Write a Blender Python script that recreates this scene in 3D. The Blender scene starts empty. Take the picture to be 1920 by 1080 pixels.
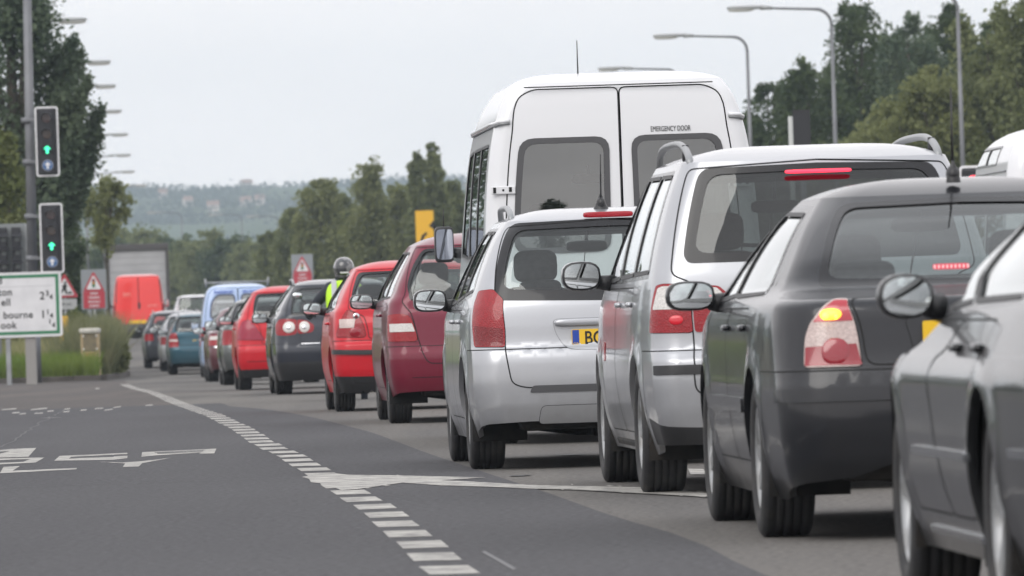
import bpy, bmesh, math, random
from mathutils import Vector, Matrix, geometry
R = math.radians
scene = bpy.context.scene
col = scene.collection
random.seed(7)
# ------------------------------------------------------------------ camera, sky, sun, exposure
FPX = 15360.0; ROLL = R(1.9); PITCH = 37.0/FPX; EYE = 0.96
cd = bpy.data.cameras.new('camera'); cam = bpy.data.objects.new('camera', cd); col.objects.link(cam)
cd.sensor_width = 36; cd.lens = FPX/1920*36; cd.clip_start = 1; cd.clip_end = 30000
cam.matrix_world = Matrix.Translation((0, 0, EYE)) @ Matrix.Rotation(R(90)+PITCH, 4, 'X') @ Matrix.Rotation(-ROLL, 4, 'Z')
cd.dof.use_dof = True; cd.dof.focus_distance = 52; cd.dof.aperture_fstop = 11
scene.camera = cam
SUN_EL, SUN_AZ = 42, 212         # sun behind thin cloud, behind the viewer to the left
world = bpy.data.worlds.new('World'); scene.world = world; world.use_nodes = True
nt = world.node_tree; nt.nodes.clear()
def N(nt, t, **k):
    n = nt.nodes.new(t)
    for a, b in k.items(): setattr(n, a, b)
    return n
out = N(nt, 'ShaderNodeOutputWorld'); bg = N(nt, 'ShaderNodeBackground'); bg.inputs[1].default_value = 0.1
sky = N(nt, 'ShaderNodeTexSky', sky_type='NISHITA', sun_disc=False, sun_elevation=R(SUN_EL), sun_rotation=R(SUN_AZ), dust_density=3.0)
tc = N(nt, 'ShaderNodeTexCoord'); sep = N(nt, 'ShaderNodeSeparateXYZ'); nt.links.new(tc.outputs['Generated'], sep.inputs[0])
grad = N(nt, 'ShaderNodeValToRGB'); nt.links.new(sep.outputs[2], grad.inputs[0])
cr = grad.color_ramp; cr.elements[0].position = 0.0; cr.elements[0].color = (11.9, 11.3, 11.2, 1); cr.elements[1].position = 1.0; cr.elements[1].color = (11.2, 11.4, 11.9, 1)
e = cr.elements.new(0.12); e.color = (11.8, 11.3, 11.3, 1)
mp = N(nt, 'ShaderNodeMapping'); mp.inputs['Scale'].default_value = (2.2, 2.2, 7); nt.links.new(tc.outputs['Generated'], mp.inputs[0])
no = N(nt, 'ShaderNodeTexNoise'); no.inputs['Scale'].default_value = 2.0; no.inputs['Detail'].default_value = 5; nt.links.new(mp.outputs[0], no.inputs[0])
mr = N(nt, 'ShaderNodeMapRange'); mr.inputs[1].default_value = 0.3; mr.inputs[2].default_value = 0.7; mr.inputs[3].default_value = 0.80; mr.inputs[4].default_value = 1.1; nt.links.new(no.outputs[0], mr.inputs[0])
vm = N(nt, 'ShaderNodeVectorMath', operation='SCALE'); nt.links.new(grad.outputs[0], vm.inputs[0]); nt.links.new(mr.outputs[0], vm.inputs['Scale'])
mx = N(nt, 'ShaderNodeMix', data_type='RGBA'); mx.inputs[0].default_value = 0.93
nt.links.new(sky.outputs[0], mx.inputs[6]); nt.links.new(vm.outputs[0], mx.inputs[7])
nt.links.new(mx.outputs[2], bg.inputs[0]); nt.links.new(bg.outputs[0], out.inputs[0])
sl = bpy.data.lights.new('sun', 'SUN'); sl.energy = 1.5; sl.angle = R(45); sl.color = (1, .97, .92)
so = bpy.data.objects.new('sun', sl); col.objects.link(so)
# Nishita rotation r puts the sun at (sin r, cos r)
sd = Vector((math.sin(R(SUN_AZ))*math.cos(R(SUN_EL)), math.cos(R(SUN_AZ))*math.cos(R(SUN_EL)), math.sin(R(SUN_EL))))
so.rotation_euler = sd.to_track_quat('Z', 'Y').to_euler(); so.location = (0, 0, 60)
vs = scene.view_settings; vs.view_transform = 'Standard'; vs.look = 'None'; vs.exposure = 0.22; vs.gamma = 1; vs.use_curve_mapping = False
scene.cycles.use_denoising = True
scene.cycles.max_bounces = 8; scene.cycles.transparent_max_bounces = 24; scene.cycles.volume_bounces = 2
scene.cycles.diffuse_bounces = 3; scene.cycles.glossy_bounces = 3
# ------------------------------------------------------------------ places
K = [(-3000, 0), (80, 0), (109, -.08), (121, -.12), (160, -.28), (195, -.37), (215, -.30), (295, .10), (345, .10), (700, .5), (30000, .5)]
def gz(y):
    for a, b in zip(K, K[1:]):
        if y <= b[0]: return a[1]+(b[1]-a[1])*(y-a[0])/(b[0]-a[0])
    return K[-1][1]
def at(px, py, Y):
    "photo pixel at distance Y metres ahead -> x, z in the scene"
    u = px-960; v = 540-py
    a = u*math.cos(ROLL)+v*math.sin(ROLL); b = -u*math.sin(ROLL)+v*math.cos(ROLL)
    return a*Y/FPX, EYE+(b+37)*Y/FPX
def on_ground(px, py):
    Y = 15.0
    while Y < 600:
        X, z = at(px, py, Y)
        if z <= gz(Y): return X, Y
        Y += .02
    return X, Y
# ------------------------------------------------------------------ materials
MATS = {}
def mat(name, color, rough=.6, metal=0, coat=0, coat_r=.05, emit=None, estr=0, spec=.5, noise=None, bump=None, ior=None):
    if name in MATS: return MATS[name]
    m = bpy.data.materials.new(name); m.use_nodes = True; t = m.node_tree
    p = t.nodes['Principled BSDF']
    p.inputs['Base Color'].default_value = (*color, 1); p.inputs['Roughness'].default_value = rough
    p.inputs['Metallic'].default_value = metal; p.inputs['Coat Weight'].default_value = coat; p.inputs['Coat Roughness'].default_value = coat_r
    p.inputs['Specular IOR Level'].default_value = spec
    if emit: p.inputs['Emission Color'].default_value = (*emit, 1); p.inputs['Emission Strength'].default_value = estr
    c = N(t, 'ShaderNodeTexCoord')
    if noise:       # (scale, second colour, lo, hi)
        n = N(t, 'ShaderNodeTexNoise'); n.inputs['Scale'].default_value = noise[0]; n.inputs['Detail'].default_value = 6
        t.links.new(c.outputs['Object'], n.inputs[0])
        rp = N(t, 'ShaderNodeMapRange'); rp.inputs[1].default_value = noise[2]; rp.inputs[2].default_value = noise[3]; t.links.new(n.outputs[0], rp.inputs[0])
        x = N(t, 'ShaderNodeMix', data_type='RGBA'); x.inputs[6].default_value = (*color, 1); x.inputs[7].default_value = (*noise[1], 1)
        t.links.new(rp.outputs[0], x.inputs[0]); t.links.new(x.outputs[2], p.inputs['Base Color'])
    if bump:        # (scale, strength, distance)
        n = N(t, 'ShaderNodeTexNoise'); n.inputs['Scale'].default_value = bump[0]; n.inputs['Detail'].default_value = 4
        t.links.new(c.outputs['Object'], n.inputs[0])
        b = N(t, 'ShaderNodeBump'); b.inputs['Strength'].default_value = bump[1]; b.inputs['Distance'].default_value = bump[2]
        t.links.new(n.outputs[0], b.inputs['Height']); t.links.new(b.outputs[0], p.inputs['Normal'])
    MATS[name] = m; return m
def paint(name, color, metal=.0, rough=.35, dirt=.25, coat=.85, spec=.4, film=(.13, .118, .10)):
    "car paint: coloured base under clear coat, road film gathering low down"
    if name in MATS: return MATS[name]
    m = mat(name, color, rough, metal, coat, .05, spec=spec); t = m.node_tree; p = t.nodes['Principled BSDF']
    c = N(t, 'ShaderNodeTexCoord'); s = N(t, 'ShaderNodeSeparateXYZ'); t.links.new(c.outputs['Object'], s.inputs[0])
    h = N(t, 'ShaderNodeMapRange'); h.inputs[1].default_value = .75; h.inputs[2].default_value = .15; h.inputs[3].default_value = 0; h.inputs[4].default_value = dirt
    t.links.new(s.outputs[2], h.inputs[0])
    n = N(t, 'ShaderNodeTexNoise'); n.inputs['Scale'].default_value = 5; n.inputs['Detail'].default_value = 8; n.inputs['Roughness'].default_value = .7
    t.links.new(c.outputs['Object'], n.inputs[0])
    mu = N(t, 'ShaderNodeMath', operation='MULTIPLY'); t.links.new(h.outputs[0], mu.inputs[0])
    nr = N(t, 'ShaderNodeMapRange'); nr.inputs[1].default_value = .35; nr.inputs[2].default_value = .65; nr.inputs[3].default_value = .4; nr.inputs[4].default_value = 1.3; t.links.new(n.outputs[0], nr.inputs[0]); t.links.new(nr.outputs[0], mu.inputs[1])
    x = N(t, 'ShaderNodeMix', data_type='RGBA'); x.inputs[6].default_value = (*color, 1); x.inputs[7].default_value = (*film, 1)
    t.links.new(mu.outputs[0], x.inputs[0]); t.links.new(x.outputs[2], p.inputs['Base Color'])
    ra = N(t, 'ShaderNodeMath', operation='MULTIPLY_ADD'); ra.inputs[1].default_value = .5; ra.inputs[2].default_value = .055; t.links.new(mu.outputs[0], ra.inputs[0]); t.links.new(ra.outputs[0], p.inputs['Coat Roughness'])
    return m
def glass(name, tint, ior=1.55, rough=.0):
    if name in MATS: return MATS[name]
    m = bpy.data.materials.new(name); m.use_nodes = True; t = m.node_tree; t.nodes.clear()
    o = N(t, 'ShaderNodeOutputMaterial'); x = N(t, 'ShaderNodeMixShader'); a = N(t, 'ShaderNodeBsdfTransparent'); a.inputs[0].default_value = (*tint, 1)
    g = N(t, 'ShaderNodeBsdfGlossy'); g.inputs['Roughness'].default_value = rough; g.inputs[0].default_value = (.95, .97, .97, 1)
    f = N(t, 'ShaderNodeFresnel'); ge = N(t, 'ShaderNodeNewGeometry'); im = N(t, 'ShaderNodeMath', operation='MULTIPLY_ADD')
    im.inputs[1].default_value = 1/ior-ior; im.inputs[2].default_value = ior; t.links.new(ge.outputs['Backfacing'], im.inputs[0]); t.links.new(im.outputs[0], f.inputs[0])
    k = N(t, 'ShaderNodeMath', operation='MULTIPLY', use_clamp=True); k.inputs[1].default_value = 1.5
    t.links.new(f.outputs[0], k.inputs[0]); t.links.new(k.outputs[0], x.inputs[0]); t.links.new(a.outputs[0], x.inputs[1]); t.links.new(g.outputs[0], x.inputs[2]); t.links.new(x.outputs[0], o.inputs[0])
    MATS[name] = m; return m
def lens(name, color, glow=None, estr=0, rib=260):
    "ribbed reflector lens under a clear cover"
    if name in MATS: return MATS[name]
    m = mat(name, color, .22, .0, .6, .03, emit=glow, estr=estr, spec=.3); t = m.node_tree; p = t.nodes['Principled BSDF']
    c = N(t, 'ShaderNodeTexCoord'); v = N(t, 'ShaderNodeTexVoronoi'); v.inputs['Scale'].default_value = 120
    t.links.new(c.outputs['Object'], v.inputs[0])
    x = N(t, 'ShaderNodeMix', data_type='RGBA'); x.inputs[6].default_value = (*[k*.82 for k in color], 1); x.inputs[7].default_value = (*[min(1, k*1.15) for k in color], 1)
    t.links.new(v.outputs['Color'], x.inputs[0]); t.links.new(x.outputs[2], p.inputs['Base Color'])
    b = N(t, 'ShaderNodeBump'); b.inputs['Strength'].default_value = .5; b.inputs['Distance'].default_value = .004
    t.links.new(v.outputs['Distance'], b.inputs['Height']); t.links.new(b.outputs[0], p.inputs['Normal'])
    return m
BLACK = mat('black_plastic', (.022, .022, .024), .45, bump=(90, .15, .002))
RUBBER = mat('window_rubber', (.015, .015, .016), .5)
GAP = mat('panel_gap', (.006, .006, .007), .8)
DARK = mat('underbody', (.012, .012, .012), .9, noise=(6, (.035, .03, .026), .45, .7))
TYRE = mat('tyre_rubber', (.022, .022, .024), .75, noise=(9, (.045, .043, .04), .45, .75), bump=(60, .4, .004))
ALLOY = mat('alloy', (.42, .43, .44), .35, .7, noise=(12, (.2, .19, .17), .45, .8))
STEEL = mat('galvanised_steel', (.33, .34, .35), .5, .4, noise=(3, (.22, .23, .24), .4, .7))
MIRRORG = mat('mirror_glass', (.80, .84, .86), .02, 1.0)
FRIT = mat('glass_border', (.012, .012, .014), .25, 0, .35, .04, spec=.3)
SEAT = mat('seat_cloth', (.045, .046, .05), .85, noise=(30, (.03, .03, .033), .4, .6))
TRIM = mat('interior_trim', (.05, .05, .052), .8)
REDLENS = lens('red_lens', (.27, .003, .009)); DREDLENS = lens('deep_red_lens', (.17, .002, .006)); CLEARLENS = lens('clear_lens', (.62, .60, .58))
PINKLENS = lens('pale_lens', (.50, .40, .38)); CHROME = mat('chrome', (.7, .7, .72), .08, 1.0)
PLATE = mat('yellow_plate', (.80, .50, .02), .35, 0, .5); INK = mat('black_ink', (.01, .01, .01), .5); BLUEBAND = mat('plate_band', (.02, .06, .35), .4)
GLASS = glass('window_glass', (.80, .86, .85)); GLASSD = glass('privacy_glass', (.12, .14, .138)); GLASSM = glass('tinted_glass', (.60, .65, .64))
# ------------------------------------------------------------------ mesh helpers
def link(name, me, parent=None, loc=None, rot=None):
    o = bpy.data.objects.new(name, me); col.objects.link(o)
    if parent: o.parent = parent
    if loc is not None: o.location = loc
    if rot is not None: o.rotation_euler = rot
    return o
def empty(name, loc=(0, 0, 0), rz=0, label=None, cat=None, group=None, kind=None):
    o = bpy.data.objects.new(name, None); col.objects.link(o); o.empty_display_size = .2
    o.location = loc; o.rotation_euler = (0, 0, rz); return tag(o, label, cat, group, kind)
def tag(o, label=None, cat=None, group=None, kind=None):
    if label: o['label'] = label
    if cat: o['category'] = cat
    if group: o['group'] = group
    if kind: o['kind'] = kind
    return o
class MB:
    def __init__(s): s.v = []; s.f = []; s.m = []; s.n = []; s.mats = []; s.sm = []
    def mi(s, m):
        if m not in s.mats: s.mats.append(m)
        return s.mats.index(m)
    def add(s, vs, fs, m, smooth=True, ns=None):
        b = len(s.v); s.v += [tuple(v) for v in vs]; k = s.mi(m)
        s.n += [tuple(n) for n in ns] if ns else [None]*len(vs)
        for f in fs: s.f.append(tuple(b+i for i in f)); s.m.append(k); s.sm.append(smooth)
        return s
    def build(s, name, parent=None, loc=None, rot=None, custom=False):
        me = bpy.data.meshes.new(name); me.from_pydata(s.v, [], s.f)
        for m in s.mats: me.materials.append(m)
        me.polygons.foreach_set('material_index', s.m); me.polygons.foreach_set('use_smooth', s.sm)
        me.update()
        if custom and all(n is not None for n in s.n): me.normals_split_custom_set_from_vertices(s.n)
        return link(name, me, parent, loc, rot)
    def box(s, x0, x1, y0, y1, z0, z1, m, b=0):
        if b > 0:
            bm = bmesh.new(); bmesh.ops.create_cube(bm, size=1)
            for v in bm.verts: v.co = ((x0+x1)/2+v.co.x*(x1-x0), (y0+y1)/2+v.co.y*(y1-y0), (z0+z1)/2+v.co.z*(z1-z0))
            bmesh.ops.bevel(bm, geom=bm.edges[:], offset=b, segments=2, affect='EDGES', profile=.5)
            bm.verts.ensure_lookup_table()
            s.add([v.co[:] for v in bm.verts], [[v.index for v in f.verts] for f in bm.faces], m, False); bm.free(); return s
        return s.add([(x0, y0, z0), (x1, y0, z0), (x1, y1, z0), (x0, y1, z0), (x0, y0, z1), (x1, y0, z1), (x1, y1, z1), (x0, y1, z1)],
              [(0, 3, 2, 1), (4, 5, 6, 7), (0, 1, 5, 4), (1, 2, 6, 5), (2, 3, 7, 6), (3, 0, 4, 7)], m, False)
    def sup(s, c, r, m, e=4, nu=16, nv=10, T=None):
        "superellipsoid"
        P = []; F = []
        sg = lambda a, p: math.copysign(abs(a)**p, a)
        for j in range(nv+1):
            ph = -math.pi/2+math.pi*j/nv
            for i in range(nu):
                th = 2*math.pi*i/nu
                v = Vector((r[0]*sg(math.cos(ph), 2/e)*sg(math.cos(th), 2/e), r[1]*sg(math.cos(ph), 2/e)*sg(math.sin(th), 2/e), r[2]*sg(math.sin(ph), 2/e)))
                if T: v = T @ v
                P.append(v+Vector(c))
        for j in range(nv):
            for i in range(nu): F.append((j*nu+i, j*nu+(i+1) % nu, (j+1)*nu+(i+1) % nu, (j+1)*nu+i))
        return s.add(P, F, m)
    def tube(s, pts, r, m, n=10, cap=True):
        pts = [Vector(p) for p in pts]; rs = r if isinstance(r, (list, tuple)) else [r]*len(pts)
        P = []; F = []; up = None
        for i, p in enumerate(pts):
            t = (pts[min(i+1, len(pts)-1)]-pts[max(i-1, 0)]).normalized()
            a = t.cross(Vector((0, 1, 0)) if abs(t.y) < .9 else Vector((1, 0, 0))).normalized() if up is None else (up-t*up.dot(t)).normalized()
            up = a; b = t.cross(a)
            for k in range(n): P.append(p+(a*math.cos(2*math.pi*k/n)+b*math.sin(2*math.pi*k/n))*rs[i])
        for i in range(len(pts)-1):
            for k in range(n): F.append((i*n+k, i*n+(k+1) % n, (i+1)*n+(k+1) % n, (i+1)*n+k))
        if cap: F += [tuple(range(n))[::-1], tuple(range((len(pts)-1)*n, len(pts)*n))]
        return s.add(P, F, m)
    def lathe(s, prof, m, n=40, c=(0, 0, 0), axis='x'):
        "profile of (along axis, radius)"
        P = []; F = []
        for a, r in prof:
            for k in range(n):
                t = 2*math.pi*k/n; q = (a, r*math.cos(t), r*math.sin(t)) if axis == 'x' else ((r*math.cos(t), a, r*math.sin(t)) if axis == 'y' else (r*math.cos(t), r*math.sin(t), a))
                P.append(tuple(q[i]+c[i] for i in range(3)))
        for i in range(len(prof)-1):
            for k in range(n): F.append((i*n+k, i*n+(k+1) % n, (i+1)*n+(k+1) % n, (i+1)*n+k))
        return s.add(P, F, m)
    def plate(s, poly, y0, y1, m, T=None):
        "polygon in x,z extruded from y0 (front, towards the camera) to y1"
        n = len(poly); P = [(x, y0, z) for x, z in poly]+[(x, y1, z) for x, z in poly]
        if T: P = [T(p) for p in P]
        return s.add(P, [tuple(range(n)), tuple(range(2*n-1, n-1, -1))]+[(i, i+n, (i+1) % n+n, (i+1) % n) for i in range(n)], m, False)
def rrect(x0, x1, z0, z1, r, k=5):
    P = []
    for cx, cz, a in ((x1-r, z1-r, 0), (x0+r, z1-r, 90), (x0+r, z0+r, 180), (x1-r, z0+r, 270)):
        for i in range(k+1): P.append((cx+r*math.cos(R(a+90*i/k)), cz+r*math.sin(R(a+90*i/k))))
    return P[::-1]
def disc(cx, cz, r, n=24, rz=None): return [(cx+r*math.cos(2*math.pi*i/n), cz+(rz or r)*math.sin(2*math.pi*i/n)) for i in range(n)]
def text(s, size, m, name, parent, loc, rot=(math.pi/2, 0, 0), sx=1, align='CENTER', depth=.001, off=0, space=1):
    c = bpy.data.curves.new(name, 'FONT'); c.body = s; c.size = size; c.extrude = depth; c.offset = off; c.align_x = align; c.align_y = 'CENTER'; c.space_character = space
    o = bpy.data.objects.new('tmp', c); col.objects.link(o); dg = bpy.context.evaluated_depsgraph_get(); dg.update()
    me = bpy.data.meshes.new_from_object(o.evaluated_get(dg)); bpy.data.objects.remove(o); me.name = name
    me.materials.clear(); me.materials.append(m)
    q = link(name, me, parent, loc, rot); q.scale = (sx, 1, 1); return q
# ------------------------------------------------------------------ vehicle bodies
def pchip(xs, ys):
    n = len(xs); h = [xs[i+1]-xs[i] for i in range(n-1)]; d = [(ys[i+1]-ys[i])/h[i] for i in range(n-1)]
    m = [d[0]]+[0 if d[i-1]*d[i] <= 0 else (3*(h[i-1]+h[i]))/((2*h[i]+h[i-1])/d[i-1]+(h[i]+2*h[i-1])/d[i]) for i in range(1, n-1)]+[d[-1]]
    def f(x):
        if x <= xs[0]: return ys[0]+m[0]*(x-xs[0])
        if x >= xs[-1]: return ys[-1]+m[-1]*(x-xs[-1])
        lo = 0
        while x > xs[lo+1]: lo += 1
        t = (x-xs[lo])/h[lo]
        return ys[lo]*(1+2*t)*(1-t)**2+m[lo]*h[lo]*t*(1-t)**2+ys[lo+1]*t*t*(3-2*t)+m[lo+1]*h[lo]*t*t*(t-1)
    return f
class Shell:
    "x half-width as a function of height and of the way round the outline (q 0 rear centre, 1-2 rear corner, 3-4 front corner, 5 front centre)"
    def __init__(s, rows, bow=.05, fbow=.22, rf=.3, taper=.05, ftaper=.07, hc=.08, p=5, L=4.4, arches=(), flare=.012, gt=0, gy=2.4, gz0=.93):
        s.gt, s.gy, s.gz0 = gt, gy, gz0
        zs = [r[0] for r in rows]; s.rows = rows
        s.w, s.yr, s.yf, s.rr = [pchip(zs, [r[i] for r in rows]) for i in (1, 2, 3, 4)]
        s.bow, s.fbow, s.rf, s.tp, s.ft, s.hc, s.p, s.L, s.arches, s.fl = bow, fbow, rf, taper, ftaper, hc, p, L, arches, flare
        s.z0, s.ze = zs[0], zs[-1]
        W = max(r[1] for r in rows)
        s.S = [0, W-.2, W+.1, W+.1+L-.7, W+.1+L-.2, W+.1+L+.5]
        # height is unrolled too: t grows with the length travelled along the profile
        s.tab = [(s.z0, 0.)]; n = 500; z = s.z0; t = 0.
        for i in range(1, n+1):
            z2 = s.z0+(s.ze-s.z0)*i/n
            g = max(abs(s.yr(z2)-s.yr(z)), .4*abs(s.yf(z2)-s.yf(z)))
            t += math.hypot(z2-z, g); z = z2; s.tab.append((z, t))
        s.te = t
    def z2t(s, z):
        if z <= s.z0: return z-s.z0
        if z >= s.ze: return s.te+z-s.ze
        i = min(499, int((z-s.z0)/(s.ze-s.z0)*500)); a, b = s.tab[i], s.tab[i+1]
        return a[1]+(b[1]-a[1])*(z-a[0])/(b[0]-a[0])
    def t2z(s, t):
        if t <= 0: return s.z0+t
        if t >= s.te: return s.ze+t-s.te
        lo, hi = 0, 500
        while hi-lo > 1:
            m = (lo+hi)//2
            if s.tab[m][1] <= t: lo = m
            else: hi = m
        a, b = s.tab[lo], s.tab[hi]
        return a[0]+(b[0]-a[0])*(t-a[1])/(b[1]-a[1])
    def q2s(s, q): i = min(4, int(q)); return s.S[i]+(s.S[i+1]-s.S[i])*(q-i)
    def s2q(s, v):
        v = max(0, min(s.S[5], v))
        for i in range(5):
            if v <= s.S[i+1]: return i+(v-s.S[i])/(s.S[i+1]-s.S[i])
        return 5.
    def F(s, q, z):
        w, yr, yf, r = s.w(z), s.yr(z), s.yf(z), s.rr(z); rf = s.rf
        if q <= 2:
            if q < 1: x = (w-r)*q; c = 0
            else: t = (q-1)*math.pi/2; x = w-r+r*math.sin(t); c = r*(1-math.cos(t))
            y = yr+s.bow*(x/w)**2+c
        elif q <= 3: y0 = yr+s.bow+r; y1 = yf-s.fbow-rf; x = w; y = y0+(y1-y0)*(q-2)
        else:
            if q <= 4: t = (4-q)*math.pi/2; x = w-rf+rf*math.sin(t); c = rf*(1-math.cos(t))
            else: x = (w-rf)*(5-q); c = 0
            y = yf-s.fbow*(x/w)**2-c
        T = 1-s.tp*max(0, (1.2-y)/1.2)**2-s.ft*max(0, (y-(s.L-1.3))/1.3)**2
        x *= T
        if s.gt and y < s.gy:
            k = max(0., min(1., (z-s.gz0)/.10)); x *= 1-s.gt*k*k*(3-2*k)*((s.gy-y)/s.gy)**1.6
        if 1.5 < q < 3.6:
            for ya, za, Ra in s.arches:
                d = math.hypot(y-ya, z-za)-Ra
                if -.05 < d < .3: x += s.fl*math.exp(-(d/.07)**2)
        return Vector((x, y, z))
    def Nn(s, q, z):
        e = 2e-3; q0, q1 = max(0, q-e), min(5, q+e); a = s.F(q1, z)-s.F(q0, z); b = s.F(q, z+e)-s.F(q, z-e)
        n = a.cross(b); n.normalize()
        if q < .01 or q > 4.99: n.x = 0; n.normalize()
        return n
    def C(s, q, rho):
        o = s.F(q, s.ze); yc = (s.yr(s.ze)+s.yf(s.ze))/2
        return Vector((o.x*rho, yc+(o.y-yc)*rho, s.ze+s.hc*(1-rho**s.p)))
    def inv(s, tag, a, z):
        if tag == 'Q': return a
        lo, hi = (0, 2) if tag == 'R' else ((1, 4) if tag == 'S' else (3, 5))
        for _ in range(26):
            m = (lo+hi)/2; v = s.F(m, z); g = v.x-a if tag == 'R' else (v.y-a if tag == 'S' else a-v.x)
            if g < 0: lo = m
            else: hi = m
        return (lo+hi)/2
def fillet(P, r, skip):
    out = []; n = len(P)
    for i in range(n):
        a, b, c = P[i-1], P[i], P[(i+1) % n]
        la, lc = math.dist(a, b), math.dist(b, c); k = min(r, la*.45, lc*.45)
        if k < .004 or skip(b): out.append(b); continue
        p0 = (b[0]+(a[0]-b[0])*k/la, b[1]+(a[1]-b[1])*k/la); p1 = (b[0]+(c[0]-b[0])*k/lc, b[1]+(c[1]-b[1])*k/lc)
        for j in range(5):
            t = j/4; out.append(tuple(p0[d]*(1-t)**2+2*b[d]*t*(1-t)+p1[d]*t*t for d in (0, 1)))
    return out
def dens(P, st=.05):
    out = []
    for a, b in zip(P, P[1:]+P[:1]):
        k = max(1, int(math.dist(a, b)/st))
        for j in range(k): out.append((a[0]+(b[0]-a[0])*j/k, a[1]+(b[1]-a[1])*j/k))
    return out
def pip(p, P):
    c = False; n = len(P); x, y = p; j = n-1
    for i in range(n):
        if (P[i][1] > y) != (P[j][1] > y) and x < (P[j][0]-P[i][0])*(y-P[i][1])/(P[j][1]-P[i][1])+P[i][0]: c = not c
        j = i
    return c
class Feat:
    def __init__(s, name, pts, m=None, kind='part', off=0., r=.03, gap=0, seal=0, under=None, merge=False, only=None):
        s.name, s.pts, s.m, s.kind, s.off, s.r, s.gap, s.seal, s.under, s.merge = name, pts, m, kind, off, r, gap, seal, under, merge
def body(sh, root, feats, PM, step=.05, zstep=.045, bodyname='body', sideboth=True):
    "triangulates the shell with every feature outline as an edge, then splits it into parts"
    qs = []
    for i, k in enumerate((7, 7, max(10, int(sh.L/.12)), 5, 4)): qs += [i+j/k for j in range(k)]
    qs.append(5.0)
    nz = int(sh.te/zstep); zs = [sh.te*i/nz for i in range(nz+1)]
    for k in range(len(zs)):                      # snap rings to the sheet's own heights
        for r in sh.rows[1:-1]:
            if abs(zs[k]-sh.z2t(r[0])) < zstep*.5 and 0 < k < nz: zs[k] = sh.z2t(r[0]); break
    zs = sorted(set(zs))
    V = [(sh.q2s(q), z) for z in zs for q in qs]; E = []
    for f in feats:
        P = [(sh.q2s(sh.inv(t, a, z)), sh.z2t(z)) for t, a, z in f.pts]
        P = fillet(P, f.r, lambda b: b[0] < .004 or b[0] > sh.S[5]-.004)
        P = dens(P, step); f.P = P
        b = len(V); V += P; E += [(b+i, b+(i+1) % len(P)) for i in range(len(P))]
    res = geometry.delaunay_2d_cdt([Vector(v) for v in V], E, [], 0, 1e-5)
    v2, f2 = res[0], res[2]
    S0, S5, za, zb = -1e-4, sh.S[5]+1e-4, -1e-4, sh.te+1e-4
    groups = {}
    for f in f2:
        cx = sum(v2[i].x for i in f)/3; cz = sum(v2[i].y for i in f)/3
        if not (S0 < cx < S5 and za < cz < zb): continue
        g = -1
        for k in range(len(feats)-1, -1, -1):
            if pip((cx, cz), feats[k].P): g = k; break
        groups.setdefault(g, []).append(f)
    cache = {}
    def FN(i):
        if i not in cache: q = sh.s2q(v2[i].x); z = max(sh.z0, min(sh.ze, sh.t2z(v2[i].y))); cache[i] = (sh.F(q, z), sh.Nn(q, z))
        return cache[i]
    def patch(mb, fs, m, off, sgn):
        ids = sorted({i for f in fs for i in f}); mp_ = {i: k for k, i in enumerate(ids)}; P = []; NN = []
        for i in ids:
            p, n = FN(i); p = p+n*off; P.append((p.x*sgn, p.y, p.z)); NN.append((n.x*sgn, n.y, n.z))
        F = []
        for f in fs:
            a, b, c = [mp_[i] for i in f]
            pa, pb, pc = [Vector(P[k]) for k in (a, b, c)]; nn = Vector(NN[a])+Vector(NN[b])+Vector(NN[c])
            F.append((a, b, c) if (pb-pa).cross(pc-pa).dot(nn) > 0 else (a, c, b))
        mb.add(P, F, m, True, NN)
    def strip(mb, f, o0, o1, m, sgn):
        "skirt across the thickness, from offset o0 to o1"
        A = []; B = []; NN = []; n_ = len(f.P)
        for k, (a, z) in enumerate(f.P):
            z = max(sh.z0, min(sh.ze, sh.t2z(z))); q = sh.s2q(a); p = sh.F(q, z); n = sh.Nn(q, z)
            A.append(p+n*o0); B.append(p+n*o1); NN.append(n)
        F = [(k, (k+1) % n_, (k+1) % n_+n_, k+n_) for k in range(n_) if not ((f.P[k][0] < .004 and f.P[(k+1) % n_][0] < .004) or (f.P[k][1] < .001 and f.P[(k+1) % n_][1] < .001))]
        T = [(B[(k+1) % n_]-B[k-1]).normalized() for k in range(n_)]
        NS = [T[k].cross(NN[k]).normalized() for k in range(n_)]*2
        mb.add([(p.x*sgn, p.y, p.z) for p in A+B], F, m, True, [(n.x*sgn, n.y, n.z) for n in NS])
    def ribbon(mb, f, wd, m, sgn, off=.0015, full=False):
        P = f.P; n_ = len(P)
        for k in range(n_):
            a, b = P[k], P[(k+1) % n_]
            if (a[0] < .004 and b[0] < .004) or min(a[1], b[1]) < .001 or (a[0] > sh.S[5]-.01 and b[0] > sh.S[5]-.01): continue
            pr = []
            for (s_, z_) in (a, b): q = sh.s2q(s_); z_ = min(sh.ze, sh.t2z(z_)); pr.append((sh.F(q, z_), sh.Nn(q, z_)))
            t = (pr[1][0]-pr[0][0]).normalized(); Q = []; NN = []
            for p, n in pr:
                sd_ = n.cross(t).normalized()*wd/2
                for sg in (1, -1):
                    v = p+sd_*sg+n*off; Q.append((v.x*sgn, v.y, v.z)); NN.append((n.x*sgn, n.y, n.z))
            mb.add(Q, [(0, 2, 3, 1)], m, True, NN)
    bmb = MB(); objs = {}
    if -1 in groups:
        for sg in (1, -1): patch(bmb, groups[-1], PM, 0, sg)
    # roof cap
    rh = [1, .97, .93, .87, .8, .7, .6, .45, .3, .15, 0]
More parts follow.
